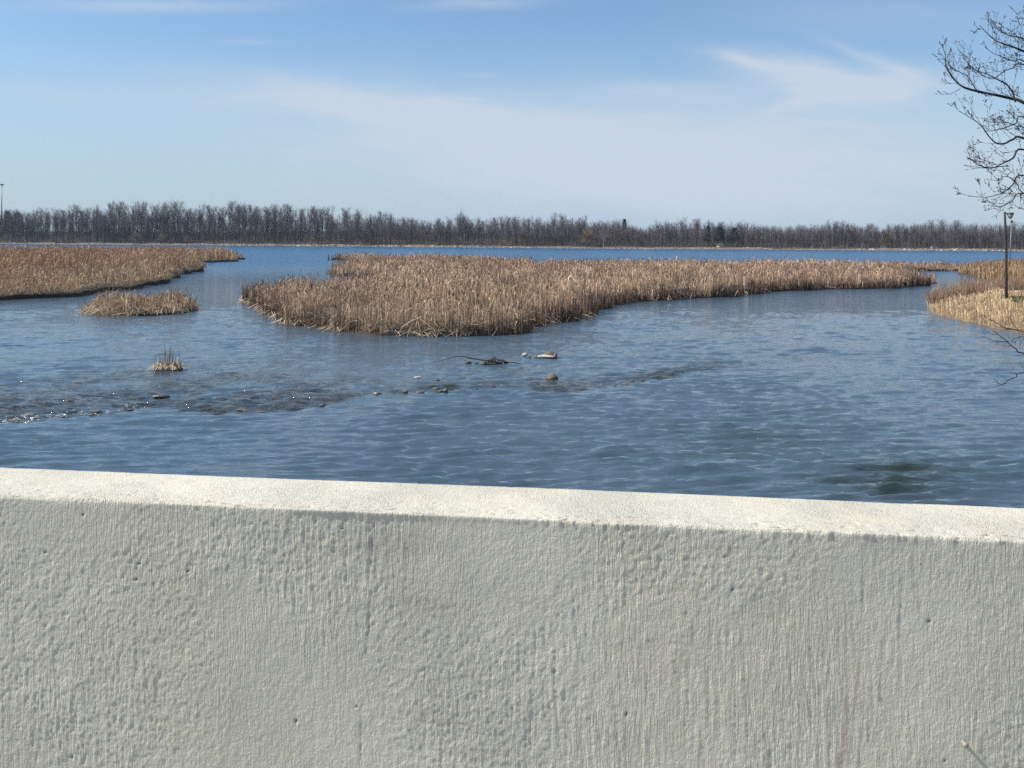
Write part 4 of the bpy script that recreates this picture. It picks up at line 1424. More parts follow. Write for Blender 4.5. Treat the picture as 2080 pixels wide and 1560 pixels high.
# cabins on the far shore
def cabin(px, off, wpx, hpx, wall, label, rz):
    u, _ = ray(px, 500)
    y = float(SY(float(u) * 560)) + off
    x = float(u) * y
    z = float(GZ(x, y))
    w, hh = wpx / F * y, hpx / F * y
    dp = w * 0.8
    root = empty('cabin', (x, y, z), label, 'cabin', 'small cabins on the far shore', rz)
    wh = hh * 0.62
    bm = bmesh.new()
    v = [bm.verts.new(c) for c in ((-w / 2, -dp / 2, -1), (w / 2, -dp / 2, -1), (w / 2, dp / 2, -1), (-w / 2, dp / 2, -1), (-w / 2, -dp / 2, wh), (w / 2, -dp / 2, wh), (w / 2, dp / 2, wh), (-w / 2, dp / 2, wh), (0, -dp / 2, hh - 0.12), (0, dp / 2, hh - 0.12))]
    for f in ((0, 1, 5, 8, 4), (2, 3, 7, 9, 6), (1, 2, 6, 5), (3, 0, 4, 7), (4, 8, 9, 7), (8, 5, 6, 9)):
        bm.faces.new([v[i] for i in f])
    mesh_bm('wall', bm, wall, root)
    for s in (-1, 1):
        bm = bmesh.new()
        e, t = 0.35, 0.14
        pr = [(0, hh), (s * (w / 2 + e), wh - e * (hh - wh) / (w / 2)), (s * (w / 2 + e), wh - e * (hh - wh) / (w / 2) - t), (0, hh - t)]
        a = [bm.verts.new((p[0], -dp / 2 - e, p[1])) for p in pr]
        b = [bm.verts.new((p[0], dp / 2 + e, p[1])) for p in pr]
        bm.faces.new(a)
        bm.faces.new(b[::-1])
        for i in range(4):
            bm.faces.new((a[i], b[i], b[(i + 1) % 4], a[(i + 1) % 4]))
        bmesh.ops.recalc_face_normals(bm, faces=bm.faces)
        mesh_bm('roof', bm, M_ROOF, root)
    for s in (-0.25, 0.25):
        bm = bmesh.new()
        bmesh.ops.create_cube(bm, size=1, matrix=Matrix.Translation((s * w, -dp / 2 - 0.02, wh * 0.5)) @ Matrix.Diagonal((w * 0.18, 0.08, wh * 0.36, 1)))
        mesh_bm('window', bm, M_PANE, root)


cabin(1464, 10, 15, 8.5, M_TAN, 'small tan cabin under the dark pines on the far shore', 0.3)
cabin(1650, 9, 4.5, 4.5, M_WHITE, 'tiny white cabin standing lowest on the far beach', 0.1)
cabin(1700, 12, 5.5, 5, M_WHITE, 'first of two close white cabins on the far shore', -0.2)
cabin(1711, 13, 5.5, 6, M_WHITE, 'taller of two close white cabins on the far shore', 0.15)
cabin(1754, 20, 5.5, 8, M_WHITE, 'narrow white gabled cabin set back among the far trees', 0.0)
cabin(1793, 12, 13, 5.5, M_WHITE, 'long low white cabin on the far beach near the olive willow', 0.2)
cabin(1896, 16, 12, 6, M_WHITE, 'wide pale cabin half hidden by trees nearest the lamp post', 0.1)

# boulders and drift along the far beach
wr = np.random.default_rng(44)
B = Blades()
n = 2600
pxx = wr.uniform(-100, 2300, n)
u, _ = ray(pxx, 500)
y = SY(u * 560) + wr.uniform(-0.5, 4.5, n)
x = u * y
s = wr.uniform(0.15, 0.6, n) * (0.5 + 1.2 * (fbm(x * 0.03, x * 0, 3, 2)))
ang = np.arange(5) * 2 * PI / 5
for lev, (r_, z_) in enumerate(((1.0, 0.0), (0.75, 0.55))):
    pass
base = np.stack([x, y, GZ(x, y)], -1)
ringv = np.stack([np.cos(ang), np.sin(ang), np.zeros(5)], -1)
v = np.zeros((n, 11, 3))
v[:, :5] = base[:, None] + ringv * (s[:, None, None] * wr.uniform(0.7, 1.6, (n, 5, 1))) - np.array([0, 0, 0.1])
v[:, 5:10] = base[:, None] + (ringv * 0.7) * (s[:, None, None] * wr.uniform(0.7, 1.4, (n, 5, 1)))
v[:, 5:10, 2] += (s * 0.45)[:, None]
v[:, 10] = base + np.stack([0 * s, 0 * s, s * 0.75], -1)
fb = []
for j in range(5):
    k = (j + 1) % 5
    fb += [(j, k, 5 + k), (j, 5 + k, 5 + j), (5 + j, 5 + k, 10)]
fb = (np.arange(n)[:, None, None] * 11 + np.array(fb)[None]).reshape(-1, 3)
B.add(v.reshape(-1, 3), fb, np.repeat(pick(wr, n, [(3, (0.22, 0.2, 0.18)), (2, (0.11, 0.1, 0.09)), (0.6, (0.42, 0.4, 0.37))]), 11, 0))
tag(B.build('shore_stones', M_TWIG), 'pale stones scattered along the far beach', kind='stuff')

# ------------------------------------------------------------------ rocks and driftwood in the river
M_ROCKP = plain('pale_rock', (0.42, 0.39, 0.35), 0.85, 0.3, 9.0, 0.01)
M_ROCKD = plain('dark_wet_rock', (0.085, 0.075, 0.062), 0.45, 0.5, 9.0, 0.01, 0.5)
M_ROCKB = plain('brown_rock', (0.115, 0.095, 0.08), 0.75, 0.45, 8.0, 0.02)


def rock_bm(seed, w, dp, h, sub=3, cut=0.25):
    bm = bmesh.new()
    bmesh.ops.create_icosphere(bm, subdivisions=sub, radius=1.0)
    rs = np.random.default_rng(seed)
    planes = [(Vector(rs.normal(0, 1, 3)).normalized(), rs.uniform(0.62, 0.92)) for _ in range(9)]
    for v in bm.verts:
        for nrm, dd in planes:
            e = v.co.dot(nrm) - dd
            if e > 0:
                v.co -= nrm * e * 0.9
        q = v.co * 2.1
        v.co *= 1 + 0.10 * (float(fbm(np.array([q.x + seed]), np.array([q.y + q.z * 1.7]), seed, 3)[0]) - 0.5) * 2
        v.co.x *= w / 2
        v.co.y *= dp / 2
        v.co.z = v.co.z * h * 0.72 + h * cut
    return bm


def rock(name, px, py, wpx, hpx, mat, label, seed, group='rocks standing out of the river', asp=0.7):
    c = at(px, py)
    s = float(c[1]) / F
    root = mesh_bm(name, rock_bm(seed, wpx * s, wpx * s * asp, hpx * s), mat, None, True)
    root.location = tuple(c)
    root.rotation_euler = (0, 0, (seed * 1.7) % 0.6 - 0.3)
    return tag(root, label, 'rock', group)


big = at(1112, 727)
s = float(big[1]) / F
rk = empty('rock', tuple(big), 'largest rock in the river, flat and pale with a bird-like raised end', 'rock', 'rocks standing out of the river')
o = mesh_bm('lower_slab', rock_bm(5, 40 * s, 26 * s, 7 * s), M_ROCKP, rk, True)
o.location = (-2 * s, 0, 0)
o = mesh_bm('upper_slab', rock_bm(8, 30 * s, 24 * s, 13 * s), M_ROCKB, rk, True)
o.location = (5 * s, 6 * s, 0)
o = mesh_bm('end_block', rock_bm(9, 9 * s, 16 * s, 12 * s), M_ROCKD, rk, True)
o.location = (16 * s, 0, 0)
o = mesh_bm('low_ledge', rock_bm(12, 16 * s, 14 * s, 4 * s), M_ROCKD, rk, True)
o.location = (-20 * s, 3 * s, 0)
rock('rock', 1066, 723, 13, 7, M_ROCKP, 'small pale rock beside the largest flat rock, paler of the pair', 21)
rock('rock', 1074, 727, 9, 5, M_ROCKB, 'small brown rock touching the small pale rock', 22)
rock('rock', 1122, 771, 27, 14, M_ROCKB, 'rounded brown boulder alone just upstream of the riffle', 64)
rock('rock', 848, 768, 15, 5, M_ROCKP, 'little whitish stone alone in the calm water left of the riffle crest', 24)
rock('rock', 889, 773, 11, 3, M_ROCKD, 'tiny dark wet stone barely above the calm water', 25)
rock('rock', 886, 792, 19, 6, M_ROCKB, 'flat tan stone lying on the riffle crest', 26)
rock('rock', 905, 796, 13, 7, M_ROCKD, 'dark pointed stone next to the flat tan stone on the riffle', 27)
rock('rock', 852, 797, 22, 4, M_ROCKD, 'long dark stone lying low along the riffle crest', 28)
rock('rock', 823, 797, 15, 6, M_ROCKB, 'brown stone wedged under the slanting twig on the riffle', 29)
rock('rock', 763, 801, 9, 4, M_ROCKP, 'tiny pale stone where the riffle crest bends', 30)
rock('rock', 328, 808, 40, 9, M_ROCKD, 'wide dark hump of rock below the reed tuft', 31, asp=0.5)
rock('rock', 1305, 773, 10, 3, M_ROCKD, 'tiny dark stone washed over near the far end of the riffle', 32)
rock('rock', 490, 833, 22, 3.5, M_ROCKB, 'low brown stone awash on the lower riffle edge', 33)
rock('rock', 195, 836, 24, 4, M_ROCKB, 'low brown stone awash in the broken water near the wide hump', 34)
rock('rock', 60, 842, 30, 4, M_ROCKD, 'dark flat stone awash in the foaming water at the picture edge', 35)

stn = random.Random(77)
for i in range(15):
    xx = stn.choice((stn.uniform(0, 330), stn.uniform(330, 720), stn.uniform(720, 960), stn.uniform(960, 1330)))
    yy = float(np.interp(xx, LINE[:, 0], LINE[:, 1])) - stn.uniform(-1, 1) * 3 - (stn.uniform(0, 45) if xx < 500 and stn.random() < 0.6 else 0)
    rock('rock', xx, yy + 1, stn.uniform(8, 20), stn.uniform(1.6, 3.6), M_ROCKD if stn.random() < 0.75 else M_ROCKB,
         'small dark wet stone just breaking the water along the riffle', 100 + i, 'small wet stones along the riffle')

# driftwood pile
dc = at(1003, 739)
s = float(dc[1]) / F
dw = empty('driftwood_pile', tuple(dc), 'dark pile of driftwood and debris with a long bent branch trailing off', 'driftwood')
mesh_bm('debris_mound', rock_bm(41, 52 * s, 24 * s, 3.5 * s), M_ROCKD, dw, True)
dr = random.Random(8)
M_DRIFT = plain('wet_driftwood', (0.06, 0.05, 0.042), 0.7, 0.4, 9.0, 0.005)
M_DRIFTP = plain('bleached_driftwood', (0.36, 0.32, 0.27), 0.85, 0.3, 9.0, 0.004)
for i in range(80):
    bm = bmesh.new()
    x = dr.gauss(0, 14) * s
    zz = max(1.5, 13 - abs(x / s) * 0.4) * s * dr.uniform(0.2, 1.05)
    a, e, L = dr.uniform(0, 6.28), dr.uniform(-0.15, 0.7), dr.uniform(5, 13) * s
    dv = Vector((math.cos(a) * math.cos(e), math.sin(a) * math.cos(e) * 0.6, math.sin(e) * 0.8)) * L / 2
    c = Vector((x, dr.uniform(-12, 10) * s, zz))
    tube(bm, [tuple(c - dv), tuple(c + Vector((0, 0, L * 0.05))), tuple(c + dv)], [0.9 * s, 1.0 * s, 0.5 * s], 5)
    mesh_bm('stick', bm, M_DRIFT if dr.random() < 0.8 else M_DRIFTP, dw)


def prel(px, py):
    return tuple(Vector(atd(px, py, float(dc[1]))) - Vector(dc))


bm = bmesh.new()
tube(bm, [prel(1030, 738), prel(985, 732), prel(960, 728.5), prel(942, 724), prel(928, 723.5), prel(915, 727), prel(900, 731), prel(880, 735)], [q * s for q in (1.5, 1.5, 1.4, 1.2, 1.0, 0.8, 0.6, 0.4)], 6)
mesh_bm('long_branch', bm, M_DRIFT, dw)
for x0, y0, x1, y1 in ((924, 724, 924, 734), (900, 731, 900, 738), (960, 728.5, 950, 722)):
    bm = bmesh.new()
    tube(bm, [prel(x0, y0), prel(x1, y1)], [0.5 * s, 0.35 * s], 5)
    mesh_bm('twig', bm, M_DRIFT, dw)
bm = bmesh.new()
tube(bm, [prel(1020, 736), prel(1045, 736.5), prel(1060, 739.5)], [1.6 * s, 1.1 * s, 0.5 * s], 6)
mesh_bm('tail_branch', bm, M_DRIFT, dw)
dd2 = at(952, 738)
cl2 = empty('debris_clump', tuple(dd2), 'small dark clump of debris under the bent branch', 'driftwood')
mesh_bm('debris_mound', rock_bm(47, 15 * s, 10 * s, 5 * s), M_ROCKD, cl2, True)
for i in range(5):
    bm = bmesh.new()
    a = dr.uniform(0, 6.28)
    tube(bm, [(dr.gauss(0, 3) * s, 0, 1 * s), (dr.gauss(0, 3) * s + math.cos(a) * 4 * s, math.sin(a) * 3 * s, 6 * s * dr.random() + 2 * s)], [0.7 * s, 0.4 * s], 5)
    mesh_bm('stick', bm, M_DRIFT, cl2)
tw = at(806, 799)
bm = bmesh.new()
s2 = float(tw[1]) / F
tube(bm, [(-8 * s2, 0, -2 * s2), (-2 * s2, 0, 3 * s2), (6 * s2, 0, 9 * s2)], [0.9 * s2, 0.9 * s2, 0.5 * s2], 5)
o = mesh_bm('stick', bm, M_DRIFT)
o.location = tuple(tw)
tag(o, 'slanting dark stick caught on the riffle crest', 'stick')

# ------------------------------------------------------------------ concrete parapet of the bridge
ZT = EYE - 0.50
A0, A1 = at(0, 1007.5, ZT), at(2080, 1098.5, ZT)
tdir = (A1 - A0) / np.linalg.norm(A1 - A0)
inn = np.array([-tdir[1], tdir[0], 0.0])
if inn[1] < 0:
    inn = -inn
Bk = at(1040, 989.0, ZT)
THICK = float((Bk - A0) @ inn)
mid0 = (A0 + A1) / 2
uf = np.arange(-1.2, 1.2, 0.0028)
uco = np.concatenate([np.linspace(-9, -1.4, 60), uf, np.linspace(1.4, 9, 60)])
vf = np.arange(0.005, 0.56, 0.0030)                 # down the front face
fr = list(reversed(vf)) + []
rows = []                                            # (inward, z below top, normal inward, normal up)
rows.append((0.0, 0.95, -1, 0))
for q in reversed(vf):
    rows.append((0.0, float(q), -1, 0))
for a in (0.25, 0.5, 0.75):
    an = a * PI / 2
    rows.append((0.004 * (1 - math.cos(an)), 0.004 * (1 - math.sin(an)), -math.cos(an), math.sin(an)))
for q in np.arange(0.005, THICK - 0.008, 0.0042):
    rows.append((float(q), 0.0, 0, 1))
for a in (0.3, 0.7, 1.0):
    an = a * PI / 2
    rows.append((THICK - 0.005 + 0.005 * math.sin(an), 0.005 * (1 - math.cos(an)), math.sin(an), math.cos(an)))
rows.append((THICK, 0.3, 1, 0))
rows.append((THICK, 1.6, 1, 0))
R_ = np.array(rows)
U, V = np.meshgrid(uco, R_[:, 1])
IN = np.repeat(R_[:, :1], len(uco), 1)
arc = np.concatenate([[0], np.cumsum(np.hypot(np.diff(R_[:, 0]), np.diff(R_[:, 1])))])
S_ = np.repeat(arc[:, None], len(uco), 1)
front = (R_[:, 2] < -0.9)[:, None] * np.ones_like(U)
top_ = (R_[:, 3] > 0.9)[:, None] * np.ones_like(U)
# relief: trowelled undulation, stipple, brushed vertical strokes
patchS = sstep(fbm(U * 2.6 + 5, V * 3.1, 51, 3), 0.34, 0.60)
patchB = sstep(fbm(U * 4.2 + 1.0, V * 2.2, 53, 3), 0.46, 0.62)
und = (fbm(U * 7, V * 7, 55, 4) - 0.5) * 0.0045
st1 = (fbm(U * 125, V * 95, 57, 2, 0.6) - 0.5)
st2 = (vn(U * 260, V * 200, 58) - 0.5)
lumps = sstep(fbm(U * 46, V * 46, 56, 3), 0.52, 0.78)
patchL = sstep(fbm(U * 2.2 + 9, V * 3, 50, 3), 0.5, 0.68)
Uw = U + (vn(U * 6, V * 5, 49) - 0.5) * 0.006
br = 0.6 * (vn(Uw * 170, V * 16, 59) - 0.5) + 1.2 * (vn(Uw * 360, V * 26, 60) - 0.5)
hf = und * 0.55 + (0.0009 * st1 + 0.0009 * st2) * (0.45 + 0.75 * patchS) + 0.0005 * lumps * patchL + 0.00055 * br * (0.30 + 1.1 * patchB)
pits = np.zeros_like(U)
pr = np.random.default_rng(123)
for _ in range(34):
    u0, v0, r0, ax = pr.uniform(-1.2, 1.2), pr.uniform(0.02, 0.6), pr.uniform(0.0008, 0.0028), pr.uniform(0.5, 1.7)
    c0_, c1_ = np.searchsorted(uco, u0 - 0.02), np.searchsorted(uco, u0 + 0.02)
    pits[:, c0_:c1_] = np.maximum(pits[:, c0_:c1_], np.exp(-(((U[:, c0_:c1_] - u0) / (r0 * ax)) ** 2 + ((V[:, c0_:c1_] - v0) / (r0 / ax)) ** 2) ** 1.5))
pits *= front
hf -= 0.004 * pits
crack_u = (at(755, 1060, ZT) - mid0) @ tdir
# crack down the face and stain under another
pu, pv = [], []
for cx_, cy_ in ((757, 1048), (755, 1100), (752, 1180), (747, 1260), (741, 1330), (738, 1400), (736, 1470), (734, 1580), (733, 1700)):
    uu, vv_ = ray(cx_, cy_)
    n_ = -inn
    # intersect with the face plane
    dd_ = ((mid0 - np.array([0, 0, EYE])) @ inn) / (np.array([uu, 1.0, vv_]) @ inn)
    q = np.array([uu * dd_, dd_, EYE + vv_ * dd_])
    pu.append(float((q - mid0) @ tdir))
    pv.append(float(ZT - q[2]))
cu = np.interp(V, pv, pu) + (fbm(V * 30, V * 0, 68, 3) - 0.5) * 0.012
crack = front * np.exp(-((U - cu) / 0.0014) ** 2) * sstep(fbm(V * 14, V * 0 + 3, 69, 2), 0.22, 0.5)
hf -= 0.0010 * crack
ht = (fbm(U * 5, IN * 9, 63, 3) - 0.5) * 0.006 + 0.0016 * (fbm(U * 60, IN * 110, 64, 3) - 0.5) + 0.0012 * (fbm(U * 8, IN * 150, 65, 2) - 0.5) - 0.0022 * sstep(fbm(U * 60, IN * 120, 67, 2), 0.68, 0.82) * (0.25 + 1.2 * np.exp(-IN / 0.05))
edge_n = (fbm(U * 75, U * 0, 62, 4, 0.65) - 0.5) * 0.006 * (0.3 + 1.2 * sstep(vn(U * 5, U * 0, 48), 0.35, 0.8)) + (fbm(U * 4, U * 0, 72, 2) - 0.5) * 0.010
hf_edge = np.exp(-V / 0.006) * edge_n
dispN = np.where(front > 0.5, hf + hf_edge, np.where(top_ > 0.5, ht + np.exp(-IN / 0.006) * edge_n * 0.7, edge_n))
lastrows = np.arange(len(R_)) >= len(R_) - 5
dispN[lastrows] = ht[lastrows] * 0.5
NI, NZ = R_[:, 2][:, None], R_[:, 3][:, None]
pos = mid0 + U[..., None] * tdir + (IN + dispN * NI)[..., None] * inn
pos[..., 2] = ZT - V + dispN * NZ
idx = np.arange(U.size).reshape(U.shape)
quads = np.stack([idx[:-1, :-1], idx[:-1, 1:], idx[1:, 1:], idx[1:, :-1]], -1).reshape(-1, 4)
stain = np.zeros_like(U)
for cx_, y0, y1, wd_ in ((1712, 1470, 1600, 0.008), (1740, 1330, 1420, 0.003), (1716, 1400, 1480, 0.003)):
    uu, vv_ = ray(cx_, y0)
    dd_ = ((mid0 - np.array([0, 0, EYE])) @ inn) / (np.array([uu, 1.0, vv_]) @ inn)
    u0 = float((np.array([uu * dd_, dd_, 0]) - mid0) @ np.array([tdir[0], tdir[1], 0]))
    v0 = 0.5 * -1 + -vv_ * dd_
    v1 = v0 + (y1 - y0) / F * dd_
    stain = np.maximum(stain, np.exp(-((U - u0 - (fbm(V * 20, V * 0, 70, 2) - 0.5) * 0.012) / wd_) ** 2) * sstep(V, v0, v0 + 0.02) * sstep(V, v1 + 0.03, v1))
stain *= front * 0.38
shade_smudge = np.zeros_like(U)  # shade of shallow recesses in the face, painted as soft dark bands
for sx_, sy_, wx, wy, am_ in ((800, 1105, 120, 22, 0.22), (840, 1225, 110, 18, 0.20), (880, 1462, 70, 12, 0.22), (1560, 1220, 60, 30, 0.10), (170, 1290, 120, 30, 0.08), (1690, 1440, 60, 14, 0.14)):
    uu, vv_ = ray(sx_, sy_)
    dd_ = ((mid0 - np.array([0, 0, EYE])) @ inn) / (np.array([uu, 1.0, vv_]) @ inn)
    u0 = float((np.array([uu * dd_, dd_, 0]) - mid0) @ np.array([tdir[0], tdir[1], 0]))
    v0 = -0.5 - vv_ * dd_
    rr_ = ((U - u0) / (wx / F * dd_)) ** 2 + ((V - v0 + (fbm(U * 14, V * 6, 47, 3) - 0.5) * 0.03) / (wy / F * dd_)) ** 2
    shade_smudge = np.maximum(shade_smudge, am_ * np.exp(-rr_) * (0.4 + 1.1 * fbm(U * 30, V * 22, 46, 3)) * front)


def b_conc(q):
    co = q.node('ShaderNodeTexCoord').outputs['Object']
    n1 = q.noise(co, 3.5, 5, 0.6)
    n2 = q.noise(co, 40.0, 5, 0.65)
    n3 = q.noise(q.vmap(co, (1, 1, 0.75)), 230.0, 3, 0.75)
    c = q.mix(q.smooth(n1, 0.3, 0.7), (0.485, 0.470, 0.398), (0.57, 0.55, 0.465))
    yel = q.noise(q.vmap(co, (1, 1, 0.45), (0, 0, 0), (3, 1, 0)), 5.0, 4, 0.6)
    c = q.mix(q.m('MULTIPLY', q.smooth(yel, 0.5, 0.72), 0.45), c, (0.55, 0.50, 0.385))
    c = q.mix(q.m('MULTIPLY', q.smooth(n2, 0.55, 0.8), 0.25), c, (0.48, 0.46, 0.42))
    gr = q.noise(co, 75.0, 3, 0.6)
    c = q.mix(q.smooth(gr, 0.745, 0.79), c, (0.16, 0.15, 0.135))           # specks of dark grit
    pit = q.node('ShaderNodeAttribute', attribute_name='dirt_shade').outputs['Fac']  # pits, crack and dirt together with the painted recess shade
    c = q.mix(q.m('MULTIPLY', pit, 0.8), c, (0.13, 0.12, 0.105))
    st = q.node('ShaderNodeAttribute', attribute_name='rust').outputs['Fac']
    c = q.mix(st, c, (0.34, 0.2, 0.10))
    n4 = q.noise(q.vmap(co, (1, 1, 0.10)), 330.0, 2, 0.6)                  # brush strokes
    n5 = q.smooth(q.noise(q.vmap(co, (1, 1, 0.6), (0, 0, 0), (7, 2, 5)), 4.5, 3, 0.6), 0.42, 0.62)
    hh = q.m('ADD', n3, q.m('MULTIPLY', n2, 0.7))
    hh = q.m('ADD', hh, q.m('MULTIPLY', n4, q.m('ADD', 0.45, q.m('MULTIPLY', n5, 1.0))))
    bp = q.node('ShaderNodeBump', {'Height': hh, 'Strength': 1.0, 'Distance': 0.0029}).outputs[0]
    return principled(q, c, 0.85, bp, 0.25)


wall = mesh_np('parapet_wall', pos.reshape(-1, 3), quads, material('painted_concrete', b_conc), smooth=True, extra={'dirt_shade': np.clip(top_ * 0.8 * sstep(fbm(U * 75, IN * 190, 73, 3), 0.66, 0.76) * (0.12 + np.exp(-IN / 0.06)) + pits * 0.8 + crack * 0.5 + shade_smudge, 0, 1), 'rust': stain})
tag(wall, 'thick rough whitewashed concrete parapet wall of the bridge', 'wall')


def on_face(px, py):
    u, v = ray(px, py)
    d = ((mid0 - np.array([0, 0, EYE])) @ inn) / (np.array([u, 1.0, v]) @ inn)
    return np.array([u * d, d, EYE + v * d])


q = on_face(1956, 1508)
bm = bmesh.new()
tube(bm, [tuple(q + inn * 0.01), tuple(q - inn * 0.012 + np.array([0, 0, 0.002]))], [0.0028, 0.0028], 8)
tube(bm, [tuple(q - inn * 0.012 + np.array([0, 0, 0.002])), tuple(q - inn * 0.0155 + np.array([0, 0, 0.0025]))], [0.005, 0.0045], 8)
mesh_bm('nail', bm, plain('painted_nail', (0.30, 0.28, 0.24), 0.6, 0.1, 60), wall, True)

# pavement behind the parapet, where the photographer stands
dk = bmesh.new()
z0, z1 = ZT - 0.95, ZT - 1.45
f0 = mid0 - inn * 0.004
cs = [f0 - tdir * 9, f0 + tdir * 9, f0 + tdir * 9 - inn * 5, f0 - tdir * 9 - inn * 5]
a = [dk.verts.new((c[0], c[1], z0)) for c in cs]
b = [dk.verts.new((c[0], c[1], z1)) for c in cs]
dk.faces.new(a[::-1])
dk.faces.new(b)
for i in range(4):
    dk.faces.new((a[i], a[(i + 1) % 4], b[(i + 1) % 4], b[i]))
bmesh.ops.recalc_face_normals(dk, faces=dk.faces)
tag(mesh_bm('pavement', dk, plain('concrete_pavement', (0.36, 0.35, 0.325), 0.9, 0.12, 4.0)), 'concrete pavement of the bridge behind the parapet', kind='structure')

# ------------------------------------------------------------------ the bare tree reaching in from the side
TD = 12.5
nt = random.Random(15)
z5 = lambda x, y: (1860 + x / 3.545, y / 3.545)
z7 = lambda x, y: (1940 + x / 7.09, 600 + y / 7.09)
TRUNK_PX = 2345
tb = atd(TRUNK_PX, 800, TD)
root = empty('maple_tree', (float(tb[0]), TD, 0.55), 'bare budding tree reaching its dark branches in over the water', 'tree')
org = np.array([tb[0], TD, 0.55])
M_NTREE = plain('dark_bark', (0.036, 0.031, 0.029), 0.85, 0.3, 30.0, 0.002)
M_BUD = plain('brown_buds', (0.06, 0.042, 0.035), 0.7, 0.3, 40.0)
bm = bmesh.new()
hts = [-0.8, 0.4, 1.6, 2.8, 4.2, 5.8, 7.6, 9.2]
tube(bm, [(0.05 * math.sin(z * 1.1), 0.04 * math.cos(z), z) for z in hts], [0.26, 0.2, 0.18, 0.165, 0.15, 0.12, 0.08, 0.03], 12)
mesh_bm('trunk', bm, M_NTREE, root, True)


def trunk_pt(z):
    return np.array([0.05 * math.sin(z * 1.1), 0.04 * math.cos(z), z])


LIMBS = [  # (trace in the photograph, start radius px, joins the trunk)
    ([z5(*c) for c in ((780, 740), (700, 712), (580, 685), (480, 665), (350, 630), (280, 575), (230, 500), (215, 460), (214, 400), (195, 340))], 4.6, True),
    ([z5(*c) for c in ((790, 375), (720, 345), (620, 312), (560, 280), (510, 235), (470, 190))], 3.0, True),
    ([z5(*c) for c in ((790, 287), (700, 265), (620, 230), (570, 185), (540, 140))], 2.0, True),
    ([z5(*c) for c in ((775, 720), (770, 640), (720, 580), (650, 540), (590, 510), (520, 480), (440, 420), (410, 345))], 2.8, False),
    ([z5(*c) for c in ((790, 468), (700, 490), (640, 510), (560, 565), (480, 540), (420, 500), (360, 490))], 1.9, True),
    ([z5(*c) for c in ((790, 445), (720, 440), (660, 425), (600, 400), (560, 385), (505, 345))], 1.6, True),
    ([z5(*c) for c in ((790, 1000), (700, 1005), (640, 1033), (580, 1030), (530, 985), (480, 915), (420, 865), (320, 805))], 3.2, True),
    ([z5(*c) for c in ((790, 1078), (700, 1140), (620, 1180), (550, 1210), (470, 1195), (400, 1150), (370, 1128))], 2.8, True),
    ([z5(*c) for c in ((550, 1210), (450, 1220), (380, 1215), (322, 1198))], 1.5, False),
    ([z5(*c) for c in ((790, 1265), (700, 1330), (640, 1380), (580, 1405), (500, 1420), (390, 1413))], 2.3, True),
    ([z5(*c) for c in ((790, 1395), (700, 1440), (640, 1480), (600, 1488), (555, 1475))], 1.7, True),
    ([z5(*c) for c in ((790, 845), (720, 890), (640, 920), (560, 940), (500, 945))], 2.2, True),
    ([z5(*c) for c in ((790, 925), (740, 915), (690, 890), (640, 880), (560, 880))], 1.6, True),
    ([z5(*c) for c in ((790, 135), (745, 180), (730, 210))], 1.3, True),
    ([z5(*c) for c in ((790, 1512), (750, 1505), (722, 1482))], 1.2, True),
    ([z5(*c) for c in ((790, 1400), (740, 1340), (700, 1290), (640, 1270), (590, 1300), (515, 1290))], 1.5, True),
    ([z5(*c) for c in ((350, 630), (310, 650), (270, 670), (240, 650))], 1.1, False),
    ([z5(*c) for c in ((480, 665), (430, 600), (380, 540), (310, 480), (270, 420))], 1.7, False),
    ([z5(*c) for c in ((620, 1180), (560, 1150), (500, 1135), (455, 1125))], 1.1, False),
    ([z7(*c) for c in ((1000, 527), (850, 490), (700, 460), (640, 420), (555, 365))], 1.7, True),
    ([z7(*c) for c in ((1010, 835), (880, 770), (780, 700), (740, 655), (640, 580), (560, 520))], 1.9, True),
    ([z7(*c) for c in ((740, 655), (640, 660), (560, 655), (490, 610), (465, 605))], 1.3, False),
    ([z7(*c) for c in ((740, 652), (860, 620), (1000, 598))], 1.1, False),
    ([z7(*c) for c in ((1000, 1112), (880, 1180), (780, 1210), (700, 1280), (640, 1275), (590, 1240), (565, 1200))], 1.2, True),
    ([z7(*c) for c in ((1000, 500), (900, 480), (830, 400), (790, 310))], 1.2, True),
]
spx = TD / F
twS, twM, twE, twW, budP, budD = [], [], [], [], [], []


def smooth_line(P, n):
    """Catmull-Rom through the traced points"""
    P = np.concatenate([[2 * P[0] - P[1]], P, [2 * P[-1] - P[-2]]])
    res = []
    for i in range(1, len(P) - 2):
        for t in np.linspace(0, 1, n, endpoint=False):
            a, b, c, d_ = P[i - 1], P[i], P[i + 1], P[i + 2]
            res.append(0.5 * ((2 * b) + (c - a) * t + (2 * a - 5 * b + 4 * c - d_) * t * t + (3 * b - a - 3 * c + d_) * t ** 3))
    res.append(P[-2])
    return np.array(res)


def twig(p, dv, L, w, depth):
    dv = dv / np.linalg.norm(dv)
    bend = np.array([nt.gauss(0, 0.12), nt.gauss(0, 0.12), 0.22 + nt.gauss(0, 0.1)])
    m = p + dv * L * 0.5
    d2 = dv + bend
    d2 /= np.linalg.norm(d2)
    e = m + d2 * L * 0.5
    twS.append(p); twM.append(m); twE.append(e); twW.append(w)
    if depth > 0:
        for j in range(nt.choice((1, 2, 2, 3))):
            t = nt.uniform(0.35, 0.95)
            q = p + (m - p) * t * 2 if t < 0.5 else m + (e - m) * (t - 0.5) * 2
            twig(q, dv + np.array([nt.gauss(0, 0.55), nt.gauss(0, 0.5), nt.gauss(0.12, 0.5)]), L * nt.uniform(0.35, 0.65), w * 0.7, depth - 1)
    budP.append(e); budD.append(d2)
    if nt.random() < 0.6:
        budP.append(m); budD.append(d2 + np.array([nt.gauss(0, .6), nt.gauss(0, .6), .5]))


